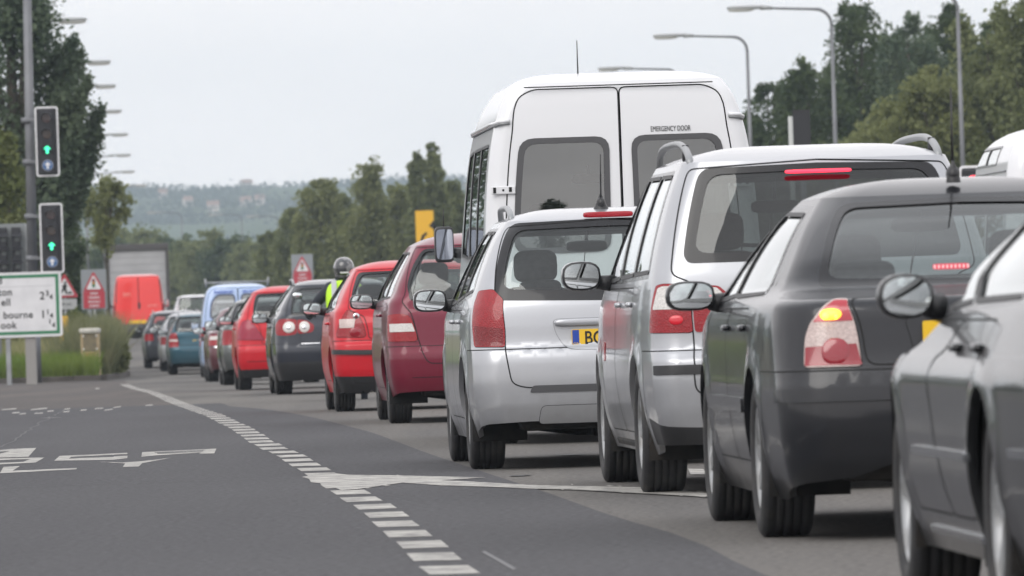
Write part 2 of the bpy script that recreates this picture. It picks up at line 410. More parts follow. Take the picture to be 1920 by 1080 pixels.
    for sg in (1, -1):
        P = []; NN = []; nq = len(qs)
        for r_ in rh:
            for q in qs:
                p = sh.C(q, r_); e = 1e-3; q0, q1 = max(0, q-e), min(5, q+e); rr_ = max(.02, r_)
                n = (sh.C(q1, rr_)-sh.C(q0, rr_)).cross(sh.C(q, rr_-e)-sh.C(q, rr_+e)); n.normalize()
                if n.z < 0: n = -n
                P.append((p.x*sg, p.y, p.z)); NN.append((n.x*sg, n.y, n.z))
        F = []
        for i in range(len(rh)-1):
            for j in range(nq-1):
                f = (i*nq+j, i*nq+j+1, (i+1)*nq+j+1, (i+1)*nq+j); F.append(f if sg > 0 else f[::-1])
        bmb.add(P, F, PM, True, NN)
    for k, f in enumerate(feats):
        for sg in (1, -1):
            if f.gap: ribbon(bmb, f, f.gap, GAP, sg)
            if f.seal: ribbon(bmb, f, f.seal, RUBBER, sg, .003)
            if f.kind in ('hole', 'glass'): strip(bmb, f, 0, -.03, RUBBER if f.kind == 'glass' else PM, sg)
    bo = bmb.build(bodyname, root, custom=True); objs[bodyname] = bo
    for k, f in enumerate(feats):
        if f.kind == 'hole' or k not in groups: continue
        def mk(sgs):
            mb = MB()
            for sg in sgs:
                patch(mb, groups[k], f.m or PM, -.006 if f.kind == 'glass' else f.off, sg)
                if f.kind == 'part' and f.off: strip(mb, f, f.off, -.004, f.m or PM, sg)
            return mb
        par = objs.get(f.under, root) if f.under else root
        if f.merge: objs[f.name] = mk((1, -1)).build(f.name, par, custom=True)
        else:
            for sg in (-1, 1):
                p_ = objs.get((f.under, sg), objs.get(f.under, root)) if f.under else root
                o = mk((sg,)).build(f.name, p_, custom=True); objs[(f.name, sg)] = o
    return objs
def wheel_mesh(r, tw, spokes=7, kind='alloy', n=44):
    "tyre and rim with the outer face towards -x, centre at the origin"
    rr = r*.66; h = tw/2
    prof = [(-h*.72, rr-.01), (-h*.95, rr+.01), (-h*1.04, rr+.03), (-h*1.06, r*.84), (-h*1.0, r*.93), (-h*.9, r*.98), (-h*.80, r)]
    g = []
    for c in (-.52, -.17, .17, .52): g += [(h*c-.004, r+.001), (h*c-.003, r-.006), (h*c+.003, r-.006), (h*c+.004, r+.001)]
    prof += g+[(-a, b) for a, b in prof[::-1]]
    t = MB(); t.lathe(prof, TYRE, n)
    # shoulder blocks
    for k in range(n*2):
        a = 2*math.pi*k/(n*2)
        for s in (-1, 1):
            ca, sa = math.cos(a), math.sin(a); da = .5*math.pi/n*.6
            P = []
            for rad in (r*.955, r*1.004):
                for dd in (-da, da): P.append((s*(h*.97 if rad < r else h*.82), rad*math.cos(a+dd), rad*math.sin(a+dd)))
            t.add(P, [(0, 1, 3, 2)], TYRE, False)
    m = MB()
    m.lathe([(-h*.86, rr+.012), (-h*.92, rr-.005), (-h*.80, rr-.02), (-h*.2, rr-.04), (h*.8, rr-.03)], ALLOY, n)
    m.lathe([(-h*.3, rr-.03), (-h*.28, .03)], DARK, n)
    m.lathe([(-h*.80, 0.001), (-h*.80, .05), (-h*.72, .07), (-h*.3, .075)], ALLOY, 20)
    for k in range(spokes):
        a = 2*math.pi*k/spokes; ca, sa = math.cos(a), math.sin(a)
        w0, w1 = .035, .028 if kind == 'alloy' else .05
        P = []
        for rad, w_, x in ((.05, w0, -h*.78), (rr-.012, w1, -h*.84)):
            for s in (-1, 1):
                for dx in (0, .03): P.append((x+dx, rad*ca-s*w_*sa, rad*sa+s*w_*ca))
        m.add(P, [(0, 2, 6, 4), (1, 5, 7, 3), (0, 4, 5, 1), (2, 3, 7, 6)], ALLOY, False)
    return t, m
WH = {}
def wheels(root, ov, wb, track, r, tw, spokes=7, kind='alloy'):
    key = (r, tw, spokes, kind)
    if key not in WH:
        t, m = wheel_mesh(r, tw, spokes, kind); t.build('tyre').name = 'tyre'
        a = bpy.data.objects['tyre'] if 'tyre' in bpy.data.objects else None
        a = [o for o in col.objects if o.name.startswith('tyre')][-1]; mt = a.data; bpy.data.objects.remove(a)
        b = m.build('rim'); mm = b.data; bpy.data.objects.remove(b); WH[key] = (mt, mm)
    mt, mm = WH[key]
    for y in (ov, ov+wb):
        for s in (-1, 1):
            w = empty('wheel', (s*track/2, y, r)); w.parent = root; w.rotation_euler = (random.random()*0, 0, 0 if s < 0 else math.pi)
            sp = random.random()*6
            a = link('tyre', mt, w, rot=(sp, 0, 0)); b = link('rim', mm, w, rot=(sp, 0, 0))
def headrest_seat(root, x, y, w=.48, h=.62, z=.32, head=True, m=None):
    mb = MB(); m = m or SEAT
    mb.sup((x, y+.28, z+.10), (w/2, .27, .10), m, 5); mb.sup((x, y, z+.10+h/2), (w/2, .09, h/2), m, 5, T=Matrix.Rotation(R(14), 3, 'X'))
    if head: mb.sup((x, y-.10, z+h+.22), (.135, .055, .10), m, 4); mb.tube([(x-.05, y-.09, z+h+.02), (x-.05, y-.1, z+h+.2)], .008, CHROME, 6); mb.tube([(x+.05, y-.09, z+h+.02), (x+.05, y-.1, z+h+.2)], .008, CHROME, 6)
    return mb.build('seat', root)
def interior(root, S, w, seats=((-.36, 1), (.36, 1)), rear=True, far=False):
    "cabin: floor, side trims, dashboard, seats, steering wheel, mirror"
    d = S['cab']; mb = MB()
    wi = w-.14
    mb.box(-wi, wi, d['y0'], d['y1'], .28, .34, TRIM)
    for s in (-1, 1): mb.box(s*wi-.02, s*wi+.02, d['y0']+.05, d['y1'], .3, d['belt']-.04, TRIM)
    mb.box(-wi, wi, d['y0'], d['y0']+.03, .3, d['belt']-.08, TRIM)
    mb.sup((0, d['dash'], d['belt']-.06), (wi, .22, .16), TRIM, 5)
    mb.build('cabin_trim', root)
    for x, k in seats: headrest_seat(root, x, d['front'], h=d.get('sh', .60), z=d.get('sz', .32))
    if rear:
        mb = MB(); mb.sup((0, d['rear'], d['belt']-.22), (wi-.04, .08, .30), SEAT, 6, T=Matrix.Rotation(R(16), 3, 'X')); mb.sup((0, d['rear']+.3, .45), (wi-.04, .28, .12), SEAT, 6)
        for x in (-.38, .38): mb.sup((x, d['rear']-.06, d['belt']+.10), (.13, .05, .075), SEAT, 4)
        mb.build('rear_bench', root)
    if not far:
        mb = MB(); mb.sup((0, d['mir'][0], d['mir'][1]), (.13, .02, .035), BLACK, 4); mb.tube([(0, d['mir'][0], d['mir'][1]), (0, d['mir'][0]+.05, d['mir'][1]+.10)], .012, BLACK, 8); mb.build('rear_view_mirror', root)
        mb = MB(); c = Vector((.36, d['dash']-.33, d['belt']-.03)); pts = []
        for i in range(25): t = 2*math.pi*i/24; pts.append(c+Vector((.185*math.cos(t), .06*math.sin(t), .175*math.sin(t))))
        mb.tube(pts, .014, BLACK, 6); mb.tube([c, c+Vector((0, .3, -.1))], .03, BLACK, 8); mb.build('steering_wheel', root)
def underside(root, L, w, ov, wb, zb=.3, exhaust=True, r=.31, zf=.2):
    mb = MB()
    mb.box(-w+.30, w-.30, .2, L-.25, zf+.03, .5, DARK, .03)
    mb.box(-w+.24, w-.24, .24, ov-r-.08, zb+.02, .5, DARK, .03)
    mb.box(-w+.06, w-.06, ov+r+.12, ov+wb-r-.12, zf+.01, .4, DARK, .03)
    mb.box(-w+.12, w-.12, ov+wb+r+.1, L-.3, zf+.05, .5, DARK, .02)
    mb.tube([(-w+.2, ov, r-.02), (-.2, ov, r-.09), (.2, ov, r-.09), (w-.2, ov, r-.02)], .045, DARK, 10)
    for s in (-1, 1): mb.tube([(s*(w-.36), ov+.02, r-.06), (s*(w-.36), ov+.08, r+.25)], .05, DARK, 10)
    for x in (-.12, .2): mb.box(x, x+.05, ov-.3, ov+wb, zf-.02, zf+.1, DARK, .01)
    mb.build('underbody', root)
    if exhaust:
        mb = MB(); mb.sup((w*.38, .42, zf+.07), (.24, .14, .085), mat('muffler', (.10, .085, .07), .6, .6, noise=(8, (.16, .1, .06), .4, .7)), 5)
        mb.tube([(w*.58, .5, zf+.05), (w*.62, .12, zf+.06)], .024, STEEL, 12, False); mb.build('exhaust', root)
def arch_liner(root, w, ya, za, Ra, width=.36, zl=.17):
    n = 18
    a0 = math.asin(max(-1, min(1, (zl-za)/Ra)))
    for s in (-1, 1):
        P = []; mb = MB()
        for i in range(n+1):
            a = a0+(math.pi-2*a0)*i/n
            for x in (w-.035, w-width): P.append((s*x, ya+Ra*math.cos(a), za+Ra*math.sin(a)))
        F = [(2*i, 2*i+1, 2*i+3, 2*i+2) for i in range(n)]
        b = len(P); P.append((s*(w-width), ya, za)); F += [(2*i+1, b, 2*i+3) for i in range(n)]
        mb.add(P, F, DARK).build('wheel_arch_liner', root)
def mirrors(root, x, y, z, sx, sz, paintm, sides=(-1, 1), body_x=.8, e=3.4, black=False, tilt=0.0, yaw=0.12):
    for s in sides:
        g = empty('door_mirror', (s*x, y, z)); g.parent = root
        mb = MB(); cap = BLACK if black else paintm
        mb.sup((0, .035, 0), (sx, .085, sz), cap, e, 24, 12)
        mb.build('mirror_housing', g)
        mb = MB(); mb.sup((0, -.040, 0), (sx*.985, .016, sz*.985), BLACK, e, 24, 8)
        mb.tube([(-s*sx*.8, .03, -sz*.45), (-s*(x-body_x), .05, -sz*.55)], [.035, .045], BLACK, 10); mb.build('mirror_frame', g)
        mb = MB(); n = 32; P = [(0, -.0565, 0)]
        for i in range(n):
            t = 2*math.pi*i/n; cx = math.copysign(abs(math.cos(t))**(2/e), math.cos(t)); cz = math.copysign(abs(math.sin(t))**(2/e), math.sin(t))
            X, Z = sx*.86*cx, sz*.84*cz; P.append((X, -.059+.0, Z))
        nrm = []
        for (X, Y_, Z) in P: nrm.append(Vector((s*-yaw+X*.5, -1, tilt+Z*.5)).normalized()[:])
        mb.add(P, [(0, 1+i, 1+(i+1) % n) for i in range(n)], mat('mirror_glass_dark', (.20, .215, .25), .04, 1.0) if e > 5 else MIRRORG, True, nrm); mb.build('mirror_glass', g, custom=True)  # minibus mirror darkened in its colour to imitate reflected grey cloud
def number_plate(root, x, y, z, w=.52, h=.111, s='', tilt=0, band=False):
    g = empty('number_plate', (x, y, z)); g.parent = root; g.rotation_euler = (tilt, 0, 0)
    mb = MB(); mb.plate(rrect(-w/2, w/2, -h/2, h/2, .008, 2), -.006, .004, PLATE)
    if band: mb.plate([(-w/2+.004, -h/2+.004), (-w/2+.044, -h/2+.004), (-w/2+.044, h/2-.004), (-w/2+.004, h/2-.004)][::-1], -.0075, -.004, BLUEBAND)
    mb.build('plate', g)
    if s: text(s, h*.98, INK, 'plate_lettering', g, (.02 if band else 0, -.0075, 0), sx=.82, off=.0014, space=1.02)
    if band: text('GB', .026, PLATE, 'plate_country_letters', g, (-w/2+.024, -.009, -.033), sx=1)
def rails(root, x, y0, y1, z, h=.05, m=None, r=.017, arc=.12):
    for s in (-1, 1):
        mb = MB(); pts = []
        for i in range(15):
            t = i/14; pts.append((s*x, y0+(y1-y0)*t, z+h*min(1, math.sin(math.pi*min(t, 1-t)*(y1-y0)/(2*arc)) if min(t, 1-t)*(y1-y0) < arc else 1)))
        pts = []
        for i in range(29):
            t = i/28; u = abs(2*t-1); pts.append((s*(x-.03*abs(2*t-1)**2*(t > .5)), y0+(y1-y0)*(.5-.5*math.copysign(u**.8, 1-2*t)), z-.02+(h+.02)*(1-u**2.6)**.7))
        mb.tube(pts, r, m or mat('rail_grey', (.28, .29, .30), .4, .3), 10); mb.build('roof_rail', root)
def antenna(root, x, y, z, h, lean=.25, name='aerial', base=True):
    mb = MB(); mb.tube([(x, y, z), (x, y-lean*h, z+h)], [.006, .003], BLACK, 6)
    if base: mb.sup((x, y, z+.01), (.028, .05, .035), BLACK, 2.2)
    return mb.build(name, root)
def brake_bar(root, x, y, z, w, h, lit=False, glow=None, tilt=0, n=0, label=None):
    m = mat('brake_lit', (.9, .05, .08), .3, emit=(1, .03, .07), estr=1.7) if lit else lens('brake_unlit', (.36, .008, .02))
    mb = MB(); mb.sup((x, y, z), (w/2, .012, h/2), m, 6, 24, 8); o = mb.build('high_brake_light', root)
    if n:
        mb = MB(); mm = mat('brake_led', (1, .5, .5), .3, emit=(1, .42, .45), estr=2.6)
        for i in range(n): mb.sup((x-w/2+w*(i+.5)/n, y-.008, z), (w/n*.33, .008, h*.36), mm, 2, 10, 8)
        mb.build('bulb_row', o)
    return o
def plan_rows(L, w, ze, wt, ylip, ytop, belt=.95, cowl=1.0, step_=.035, zb=.66, zlow=.18, ytail=None, nose=.74, wdepth=.95, rc=(.14, .2), bz=.30, extra=None, low=.10, cowly=1.05):
    "generic hatch/estate heights: lower sill, bumper, step, tailgate, belt, windows, roof edge"
    yt = ytail if ytail is not None else step_+.02
    rows = [(zlow, w-.07, low, L-.14, rc[0]), (bz, w-.035, .035, L-.04, rc[0]), (.42, w-.008, .005, L-.0, rc[0]), (.55, w, 0, L, rc[0]), (zb-.02, w, .008, L-.01, rc[0]), (zb+.025, w, yt-.01, L-.03, rc[0]+.02),
            (nose+.03, w-.002, yt, L-.12, rc[1]), (belt-.12, w-.006, yt+.012, L-.34, rc[1]), (belt-.03, w-.018, ylip-.01, L-.80, rc[1]), (belt+.03, w-.035, ylip, L-cowly, rc[1]), (cowl+.08, w-.065, ylip+(ytop-ylip)*.12, L-cowly-.12, rc[1])]
    zs = cowl+.08
    for t in (.33, .66, 1): rows.append((zs+(ze-zs)*t, (w-.065)+(wt-(w-.065))*(t**1.12), (ylip+(ytop-ylip)*.12)+(ytop-ylip)*.88*(t**1.15), L-cowly-.12-wdepth*(t**1.08), rc[1]-.04*t))
    return rows
def car(name, P, phi, S, label, cat='car', group='vehicles queueing in one lane', far=False):
    "P = ground point of the outer edge of the rear left tyre; S = the vehicle's sheet of measures"
    L, w, wb, ov, r, tw, track = [S[k] for k in ('L', 'w', 'wb', 'ov', 'r', 'tw', 'track')]
    half = track/2+tw/2
    ox = P[0]+half*math.cos(phi)+ov*math.sin(phi); oy = P[1]+half*math.sin(phi)-ov*math.cos(phi)
    za, zb_ = gz(P[1]), gz(P[1]+wb*math.cos(phi))
    root = empty(name, (ox, oy, za+(za-zb_)*ov/wb), phi, label, cat, group)
    root.rotation_euler = (math.atan2(zb_-za, wb), 0, phi)
    Ra = r+S.get('archgap', .04); arches = ((ov, r+.005, Ra), (ov+wb, r+.005, Ra))
    sh = Shell(S['rows'], L=L, arches=arches, **S.get('shell', {}))
    feats = []
    z0 = S['rows'][0][0]
    # cut-outs: wheel arches and the line under the bumpers and sills
    for ya, zc, Rr in arches:
        pts = []; a0 = math.asin(max(-1, (z0-.02-zc)/Rr))
        for i in range(17): a = a0+(math.pi-2*a0)*i/16; pts.append(('S', ya+Rr*math.cos(a), zc+Rr*math.sin(a)))
        feats.append(Feat('arch', pts, kind='hole', r=0))
    zr = S.get('rearclear', .28)
    if S.get('cutrear', True): feats.append(Feat('clear', S.get('undercut', [('R', 0, zr), ('R', w*.6, zr)])+[('Q', 1.5, zr-.01), ('S', .42, zr-.05), ('S', .55, z0-.02), ('R', 0, z0-.02)], kind='hole', r=0))
    belt = S['belt']
    if 'doors' in S:
        for d in S['doors']: feats.insert(0, Feat('door', [('S', a, b) for a, b in d], gap=.007, r=.05))
    if 'bumper' in S: feats.insert(0, Feat('rear_bumper', S['bumper'], S.get('bumpermat'), gap=.006, r=.02, merge=True))
    if 'tailgate' in S: feats.insert(1, Feat(S.get('tgname', 'tailgate'), S['tailgate'], gap=.008, r=.05, merge=True))
    for f in S['feats']: feats.append(Feat(*f[0], **f[1]))
    for wpts in S['windows']: feats.append(Feat('side_window', [('S', a, b) for a, b in wpts], S.get('sideglass', GLASSM), kind='glass', r=.05, seal=.022))
    if S.get('windscreen', True):
        zt = sh.ze-.05; feats.append(Feat('windscreen', [('F', .001, belt+.09), ('F', w-.20, belt+.09), ('F', sh.w(zt)-.11, zt), ('F', .001, zt)], GLASS, kind='glass', r=.04, seal=.02, merge=True))
    o = body(sh, root, feats, S['paint'], step=.08 if far else .045, zstep=.07 if far else .042)
    wheels(root, ov, wb, track, r, tw, S.get('spokes', 7), S.get('rim', 'alloy'))
    for ya, zc, Rr in arches: arch_liner(root, w, ya, zc, Rr+.004)
    underside(root, L, w, ov, wb, zr, S.get('exhaust', not far), r)
    if 'cab' in S: interior(root, S, w, far=far, seats=S.get('seats', ((-.36, 1), (.36, 1))), rear=S.get('rearbench', True))
    if 'mirror' in S: mirrors(root, *S['mirror'][:5], S['mirrorpaint'] if 'mirrorpaint' in S else S['paint'], **S['mirror'][5])
    for (y_, z_) in S.get('handles', ()):
        for s in (-1, 1):
            q = sh.inv('S', y_, z_); p = sh.F(q, z_); mb = MB(); mb.sup((s*(p.x+.012), y_, z_), (.016, .085, .014), S.get('handlemat', S['paint']), 4, 12, 8); mb.build('door_handle', o.get(('door', s), root))
    return root, sh, o
def gen_side(S, yq_b, yq_t, ztop=None, three=True, zs=.30, beltrise=.0):
    "doors, window band and panes on the flank"
    L, ov, wb, belt = S['L'], S['ov'], S['wb'], S['belt']; rows = S['rows']; ze = rows[-1][0]
    yf = pchip([r[0] for r in rows], [r[3] for r in rows]); zt = ztop or ze-.045
    fa = ov+wb; B = S.get('B', fa-1.55); fb = .50; Ra = S['r']+.07
    b0 = belt+.025; fy = lambda z: yf(z)-fb
    S['doors'] = [[(B, zs), (fa-.52, zs), (fa-.46, .55), (fa-.50, belt-.02), (B, belt-.02)],
                  [(ov+Ra+.12, zs), (B-.012, zs), (B-.012, belt-.02), (ov+.22, belt-.02), (ov+.30, .72), (ov+Ra+.02, .5)]]
    S['windows'] = []
    C_ = S.get('C', ov+.35)
    S['windows'].append([(B+.04, b0+.01), (fy(b0)+.02, b0-.01), (fy(zt)+.05, zt-.015), (B+.06, zt-.01)])
    if three:
        S['windows'].append([(C_+.03, b0+.02+beltrise*.5), (B-.04, b0+.01), (B-.03, zt-.01), (C_+.08, zt-.015)])
        S['windows'].append([(yq_b+.04, b0+.03+beltrise), (C_-.03, b0+.02+beltrise*.5), (C_+.02, zt-.015), (yq_t+.03, zt-.02)])
    else:
        S['windows'].append([(yq_b+.04, b0+.02+beltrise), (B-.04, b0+.01), (B-.03, zt-.01), (yq_t+.03, zt-.015)])
    S['feats'].insert(0, (('window_surround', [('S', yq_b, b0-.005+beltrise), ('S', B, b0-.02), ('S', fy(b0)+.12, b0-.02), ('S', fy(zt)+.12, zt+.015), ('S', yq_t, zt+.01)], FRIT), dict(r=.05)))
    S['handles'] = [(B-.17, belt-.10), (ov+.38, belt-.10)] if S.get('four', True) else [(B+.15, belt-.10)]
    if not S.get('four', True): S['doors'] = S['doors'][:1]
    if 'rub' in S:
        z, h, m = S['rub']
        S['feats'].append((('rubbing_strip', [('S', ov+Ra+.1, z), ('S', fa-Ra-.1, z), ('S', fa-Ra-.1, z+h), ('S', ov+Ra+.1, z+h)], m), dict(off=.014, r=.01)))
def rear_bumper(S, ztop, zlow=None, ymax=None):
    a = S['ov']-S['r']-.03; z0 = S['rows'][0][0]-.02
    S['bumper'] = [('R', 0, ztop), ('R', S['w']-.25, ztop), ('Q', 1.5, ztop), ('S', a+.02, ztop), ('S', a+.03, z0), ('R', 0, z0)]
def tailgate(S, pts, name='tailgate'): S['tailgate'] = pts; S['tgname'] = name
SILVER = paint('silver_paint', (.42, .43, .455), .5, .33, .25); SILVER2 = paint('silver_paint_warm', (.40, .41, .43), .5, .33, .25)
GREYP = paint('dark_grey_paint', (.014, .015, .019), .2, .35, .2, film=(.04, .038, .035), coat=.65, spec=.25); NEARP = paint('charcoal_paint', (.016, .017, .019), .25, .35, .2, film=(.04, .038, .035), coat=.7, spec=.25)
MAROON = paint('maroon_paint', (.155, .006, .026), .1, .35, .12, coat=.6, spec=.3); REDP = paint('red_paint', (.50, .005, .016), 0, .4, .12, coat=.5, spec=.25)
NAVY = paint('navy_paint', (.012, .016, .028), .2, .35, .2, film=(.05, .047, .042)); WHITEP = paint('white_paint', (.70, .71, .735), 0, .4, .3)
TEAL = paint('teal_paint', (.018, .085, .125), .4, .35, .25); SKYP = paint('light_blue_paint', (.38, .50, .74), 0, .4, .1)
VANRED = paint('orange_red_paint', (.80, .035, .03), 0, .45, .1); BURG = paint('burgundy_paint', (.09, .014, .024), .3, .35, .3)
BUMPG = mat('bumper_grey_plastic', (.05, .05, .054), .5)
def glassfeats(pts_outer, pts_inner, m=GLASS, r=.08):
    return [(('glass_surround', pts_outer, FRIT), dict(merge=True, r=r)), (('rear_window', pts_inner, m), dict(kind='glass', merge=True, r=r, under='glass_surround'))]
# ---------------------------------------------------------------- silver seven-seat estate with the yellow plate
S = dict(L=4.42, w=.878, wb=2.71, ov=.83, r=.318, tw=.20, track=1.50, belt=.975, paint=SILVER, spokes=8,
    rows=[(.17, .80, .10, 4.28, .15), (.30, .845, .03, 4.38, .15), (.40, .868, .005, 4.42, .15), (.52, .878, 0, 4.42, .15), (.62, .878, .004, 4.41, .16), (.70, .876, .022, 4.40, .17), (.74, .875, .052, 4.34, .18),
          (.86, .872, .066, 4.12, .19), (.96, .858, .085, 3.62, .19), (1.01, .842, .105, 3.37, .19), (1.10, .808, .150, 3.22, .18), (1.25, .742, .235, 2.95, .16), (1.38, .675, .315, 2.68, .15), (1.475, .605, .385, 2.45, .14)],
    shell=dict(bow=.05, hc=.075, p=4.5, taper=.05), rearclear=.285, feats=[], cab=dict(y0=.35, y1=3.1, belt=.95, dash=3.05, front=2.05, rear=1.15, mir=(2.62, 1.33), sh=.66, sz=.33),
    mirror=(.985, 2.68, 1.02, .105, .070, dict(body_x=.83, e=3.2)))
rear_bumper(S, .715)
tailgate(S, [('R', 0, 1.47), ('R', .60, 1.44), ('R', .70, 1.03), ('R', .655, 1.0), ('R', .655, .72), ('R', .62, .51), ('R', .54, .485), ('R', 0, .485)])
S['feats'] = glassfeats([('R', 0, 1.475), ('R', .575, 1.462), ('R', .705, 1.06), ('R', .69, 1.005), ('R', 0, .985)], [('R', 0, 1.43), ('R', .55, 1.42), ('R', .655, 1.07), ('R', 0, 1.05)]) + [
    (('tail_light', [('R', .655, .728), ('R', .652, 1.01), ('R', .705, 1.072), ('S', .30, 1.065), ('S', .285, 1.0), ('S', .24, .85), ('S', .20, .735)], REDLENS), dict(off=.005, r=.02, gap=.006)),
    (('tail_light_segment', [('R', .665, .735), ('R', .663, .84), ('S', .215, .86), ('S', .19, .742)], DREDLENS), dict(off=.006, r=.015, under='tail_light')),
    (('bumper_dark_strip', [('R', 0, .497), ('R', .50, .497), ('R', .52, .455), ('R', 0, .455)], mat('dark_trim', (.06, .06, .065), .5)), dict(off=.006, r=.015, merge=True)),  # dark grey strip across the bumper at the tailgate's lower edge
    (('plate_recess', [('R', 0, .885), ('R', .37, .885), ('R', .355, .80), ('R', .29, .705), ('R', 0, .695)], SILVER2), dict(off=.002, r=.05, merge=True, gap=.003)),
    (('bumper_insert', [('R', 0, .375), ('R', .45, .375), ('R', .47, .27), ('R', 0, .27)], SILVER2), dict(off=.002, r=.03, merge=True, gap=.006)),
    (('fuel_flap', [('S', .98, .78), ('S', 1.1, .78), ('S', 1.1, .92), ('S', .98, .92)], SILVER), dict(r=.03, gap=.005))]
gen_side(S, .50, .86, three=True, beltrise=.04); S['handles'] = [(2.02, .885), (1.22, .885)]
PEUG = S
r_, sh_, o_ = car('estate_car', (-.2855, 49.15), .05, S, 'silver estate car with its yellow number plate in view behind the white minibus')
number_plate(r_, 0, .052, .765, s='BG52 VKX', band=True)
mb = MB(); mb.sup((0, .055, .862), (.365, .022, .022), SILVER, 5, 24, 8); mb.build('tailgate_handle', o_['tailgate'])
brake_bar(r_, .0, .385, 1.497, .30, .034); rails(r_, .565, .62, 2.45, 1.50, .062, r=.019)
antenna(r_, -.02, .72, 1.56, .30, .35); mb = MB(); mb.lathe([(0, .05), (.02, .038), (.08, .012), (.1, .003)], BLACK, 14, (-.02, .72, 1.53), 'z'); mb.build('aerial_base', r_)
# ---------------------------------------------------------------- silver people carrier
S = dict(L=4.64, w=.90, wb=2.84, ov=.93, r=.328, tw=.215, track=1.56, belt=1.06, paint=SILVER, spokes=7,
    rows=[(.20, .82, .12, 4.50, .12), (.33, .865, .03, 4.60, .12), (.45, .888, .005, 4.64, .12), (.58, .90, .0, 4.64, .12), (.66, .90, .006, 4.62, .13), (.70, .898, .03, 4.60, .13), (.735, .895, .055, 4.55, .14),
          (.88, .892, .065, 4.35, .14), (1.02, .878, .085, 3.95, .15), (1.08, .868, .10, 3.70, .15), (1.16, .850, .13, 3.52, .15), (1.35, .795, .20, 3.18, .14), (1.52, .735, .265, 2.85, .13), (1.655, .675, .325, 2.60, .12)],
    shell=dict(bow=.05, hc=.085, p=4.0, taper=.045), rearclear=.33, feats=[], cab=dict(y0=.35, y1=3.3, belt=1.04, dash=3.2, front=2.2, rear=1.25, mir=(2.75, 1.45), sh=.72, sz=.38),
    mirror=(1.03, 2.92, 1.115, .105, .078, dict(body_x=.86, e=2.8)), sideglass=glass('side_privacy_glass', (.16, .18, .18)))
rear_bumper(S, .72)
tailgate(S, [('R', 0, 1.65), ('R', .64, 1.62), ('R', .76, 1.10), ('R', .66, 1.06), ('R', .66, .50), ('R', 0, .50)])
S['feats'] = glassfeats([('R', 0, 1.635), ('R', .585, 1.622), ('R', .695, 1.19), ('R', .67, 1.15), ('R', 0, 1.15)], [('R', 0, 1.60), ('R', .54, 1.59), ('R', .64, 1.20), ('R', 0, 1.195)], GLASSD) + [
    (('tail_light', [('R', .665, .808), ('R', .665, 1.048), ('R', .80, 1.052), ('S', .215, 1.045), ('S', .235, .812)], REDLENS), dict(off=.006, r=.02, gap=.006)),
    (('clear_lens', [('R', .674, .925), ('R', .674, 1.036), ('R', .80, 1.040), ('S', .195, 1.030), ('S', .20, .925)], CLEARLENS), dict(off=.008, r=.012, under='tail_light')),
    (('tailgate_light', [('R', .655, .808), ('R', .655, 1.045), ('R', .53, 1.035), ('R', .47, .98), ('R', .43, .915), ('R', .465, .812)], REDLENS), dict(off=.006, r=.02)),
    (('clear_reflector', [('R', .646, .925), ('R', .646, 1.034), ('R', .54, 1.026), ('R', .485, .97), ('R', .460, .925)], CLEARLENS), dict(off=.008, r=.012, under='tailgate_light')),
    (('bumper_strip', [('R', .55, .60), ('R', .55, .648), ('R', .86, .648), ('R', .86, .60)], BLACK), dict(off=.008, r=.01)),
    (('rubber_sill', [('R', 0, .335), ('R', .6, .335), ('Q', 1.5, .345), ('S', .5, .385), ('S', .5, .25), ('R', 0, .25)], BLACK), dict(merge=True, r=0)),
    (('flank_red_patch', [('S', 3.15, .66), ('S', 3.25, .66), ('S', 3.25, .76), ('S', 3.15, .76)], REDLENS), dict(off=.004, r=.01))]  # red patch painting the reflection of a tail light on the flank
gen_side(S, .42, .62, three=True, beltrise=.0); S['handles'] = [(2.08, .955), (1.28, .955)]
GAL = S
r_, sh_, o_ = car('people_carrier', (.621, 41.45), .056, S, 'silver people carrier with roof rails, dark rear window and a lit red brake strip')
number_plate(r_, 0, .05, .88, s='OY02 HWD'); brake_bar(r_, .0, .262, 1.592, .335, .018, lit=True, n=0)
for s in (-1, 1):      # brake lamps glowing inside the lenses
    for x, nm in ((.745, 'tail_light'), (.56, 'tailgate_light')):
        q = sh_.inv('R', x, .872); p = sh_.F(q, .872); n = sh_.Nn(q, .872); T = Vector((n.x*s, n.y, n.z)).to_track_quat('Y', 'Z').to_matrix(); mb = MB()
        mb.sup((s*(p.x+n.x*.006), p.y+n.y*.006, p.z), (.036, .006, .024), mat('brake_glow', (.42, .008, .02), .25, 0, .6, .03, emit=(1, .02, .04), estr=.18), 2.2, 20, 8, T); mb.build('brake_lamp', o_[(nm, s)])
rails(r_, .625, .42, 2.9, 1.665, .100, r=.019)
for s in (-1, 1):
    mb = MB(); mb.tube([(s*.622, .74, 1.65), (s*.622, .74, 1.75)], .018, BLACK, 8); mb.build('rail_post', r_)
mb = MB(); mb.tube([(0, .19, 1.21), (-.40, .22, 1.235)], .010, BLACK, 8); mb.box(-.62, -.02, .2, .212, 1.226, 1.24, BLACK); mb.build('rear_wiper', r_)
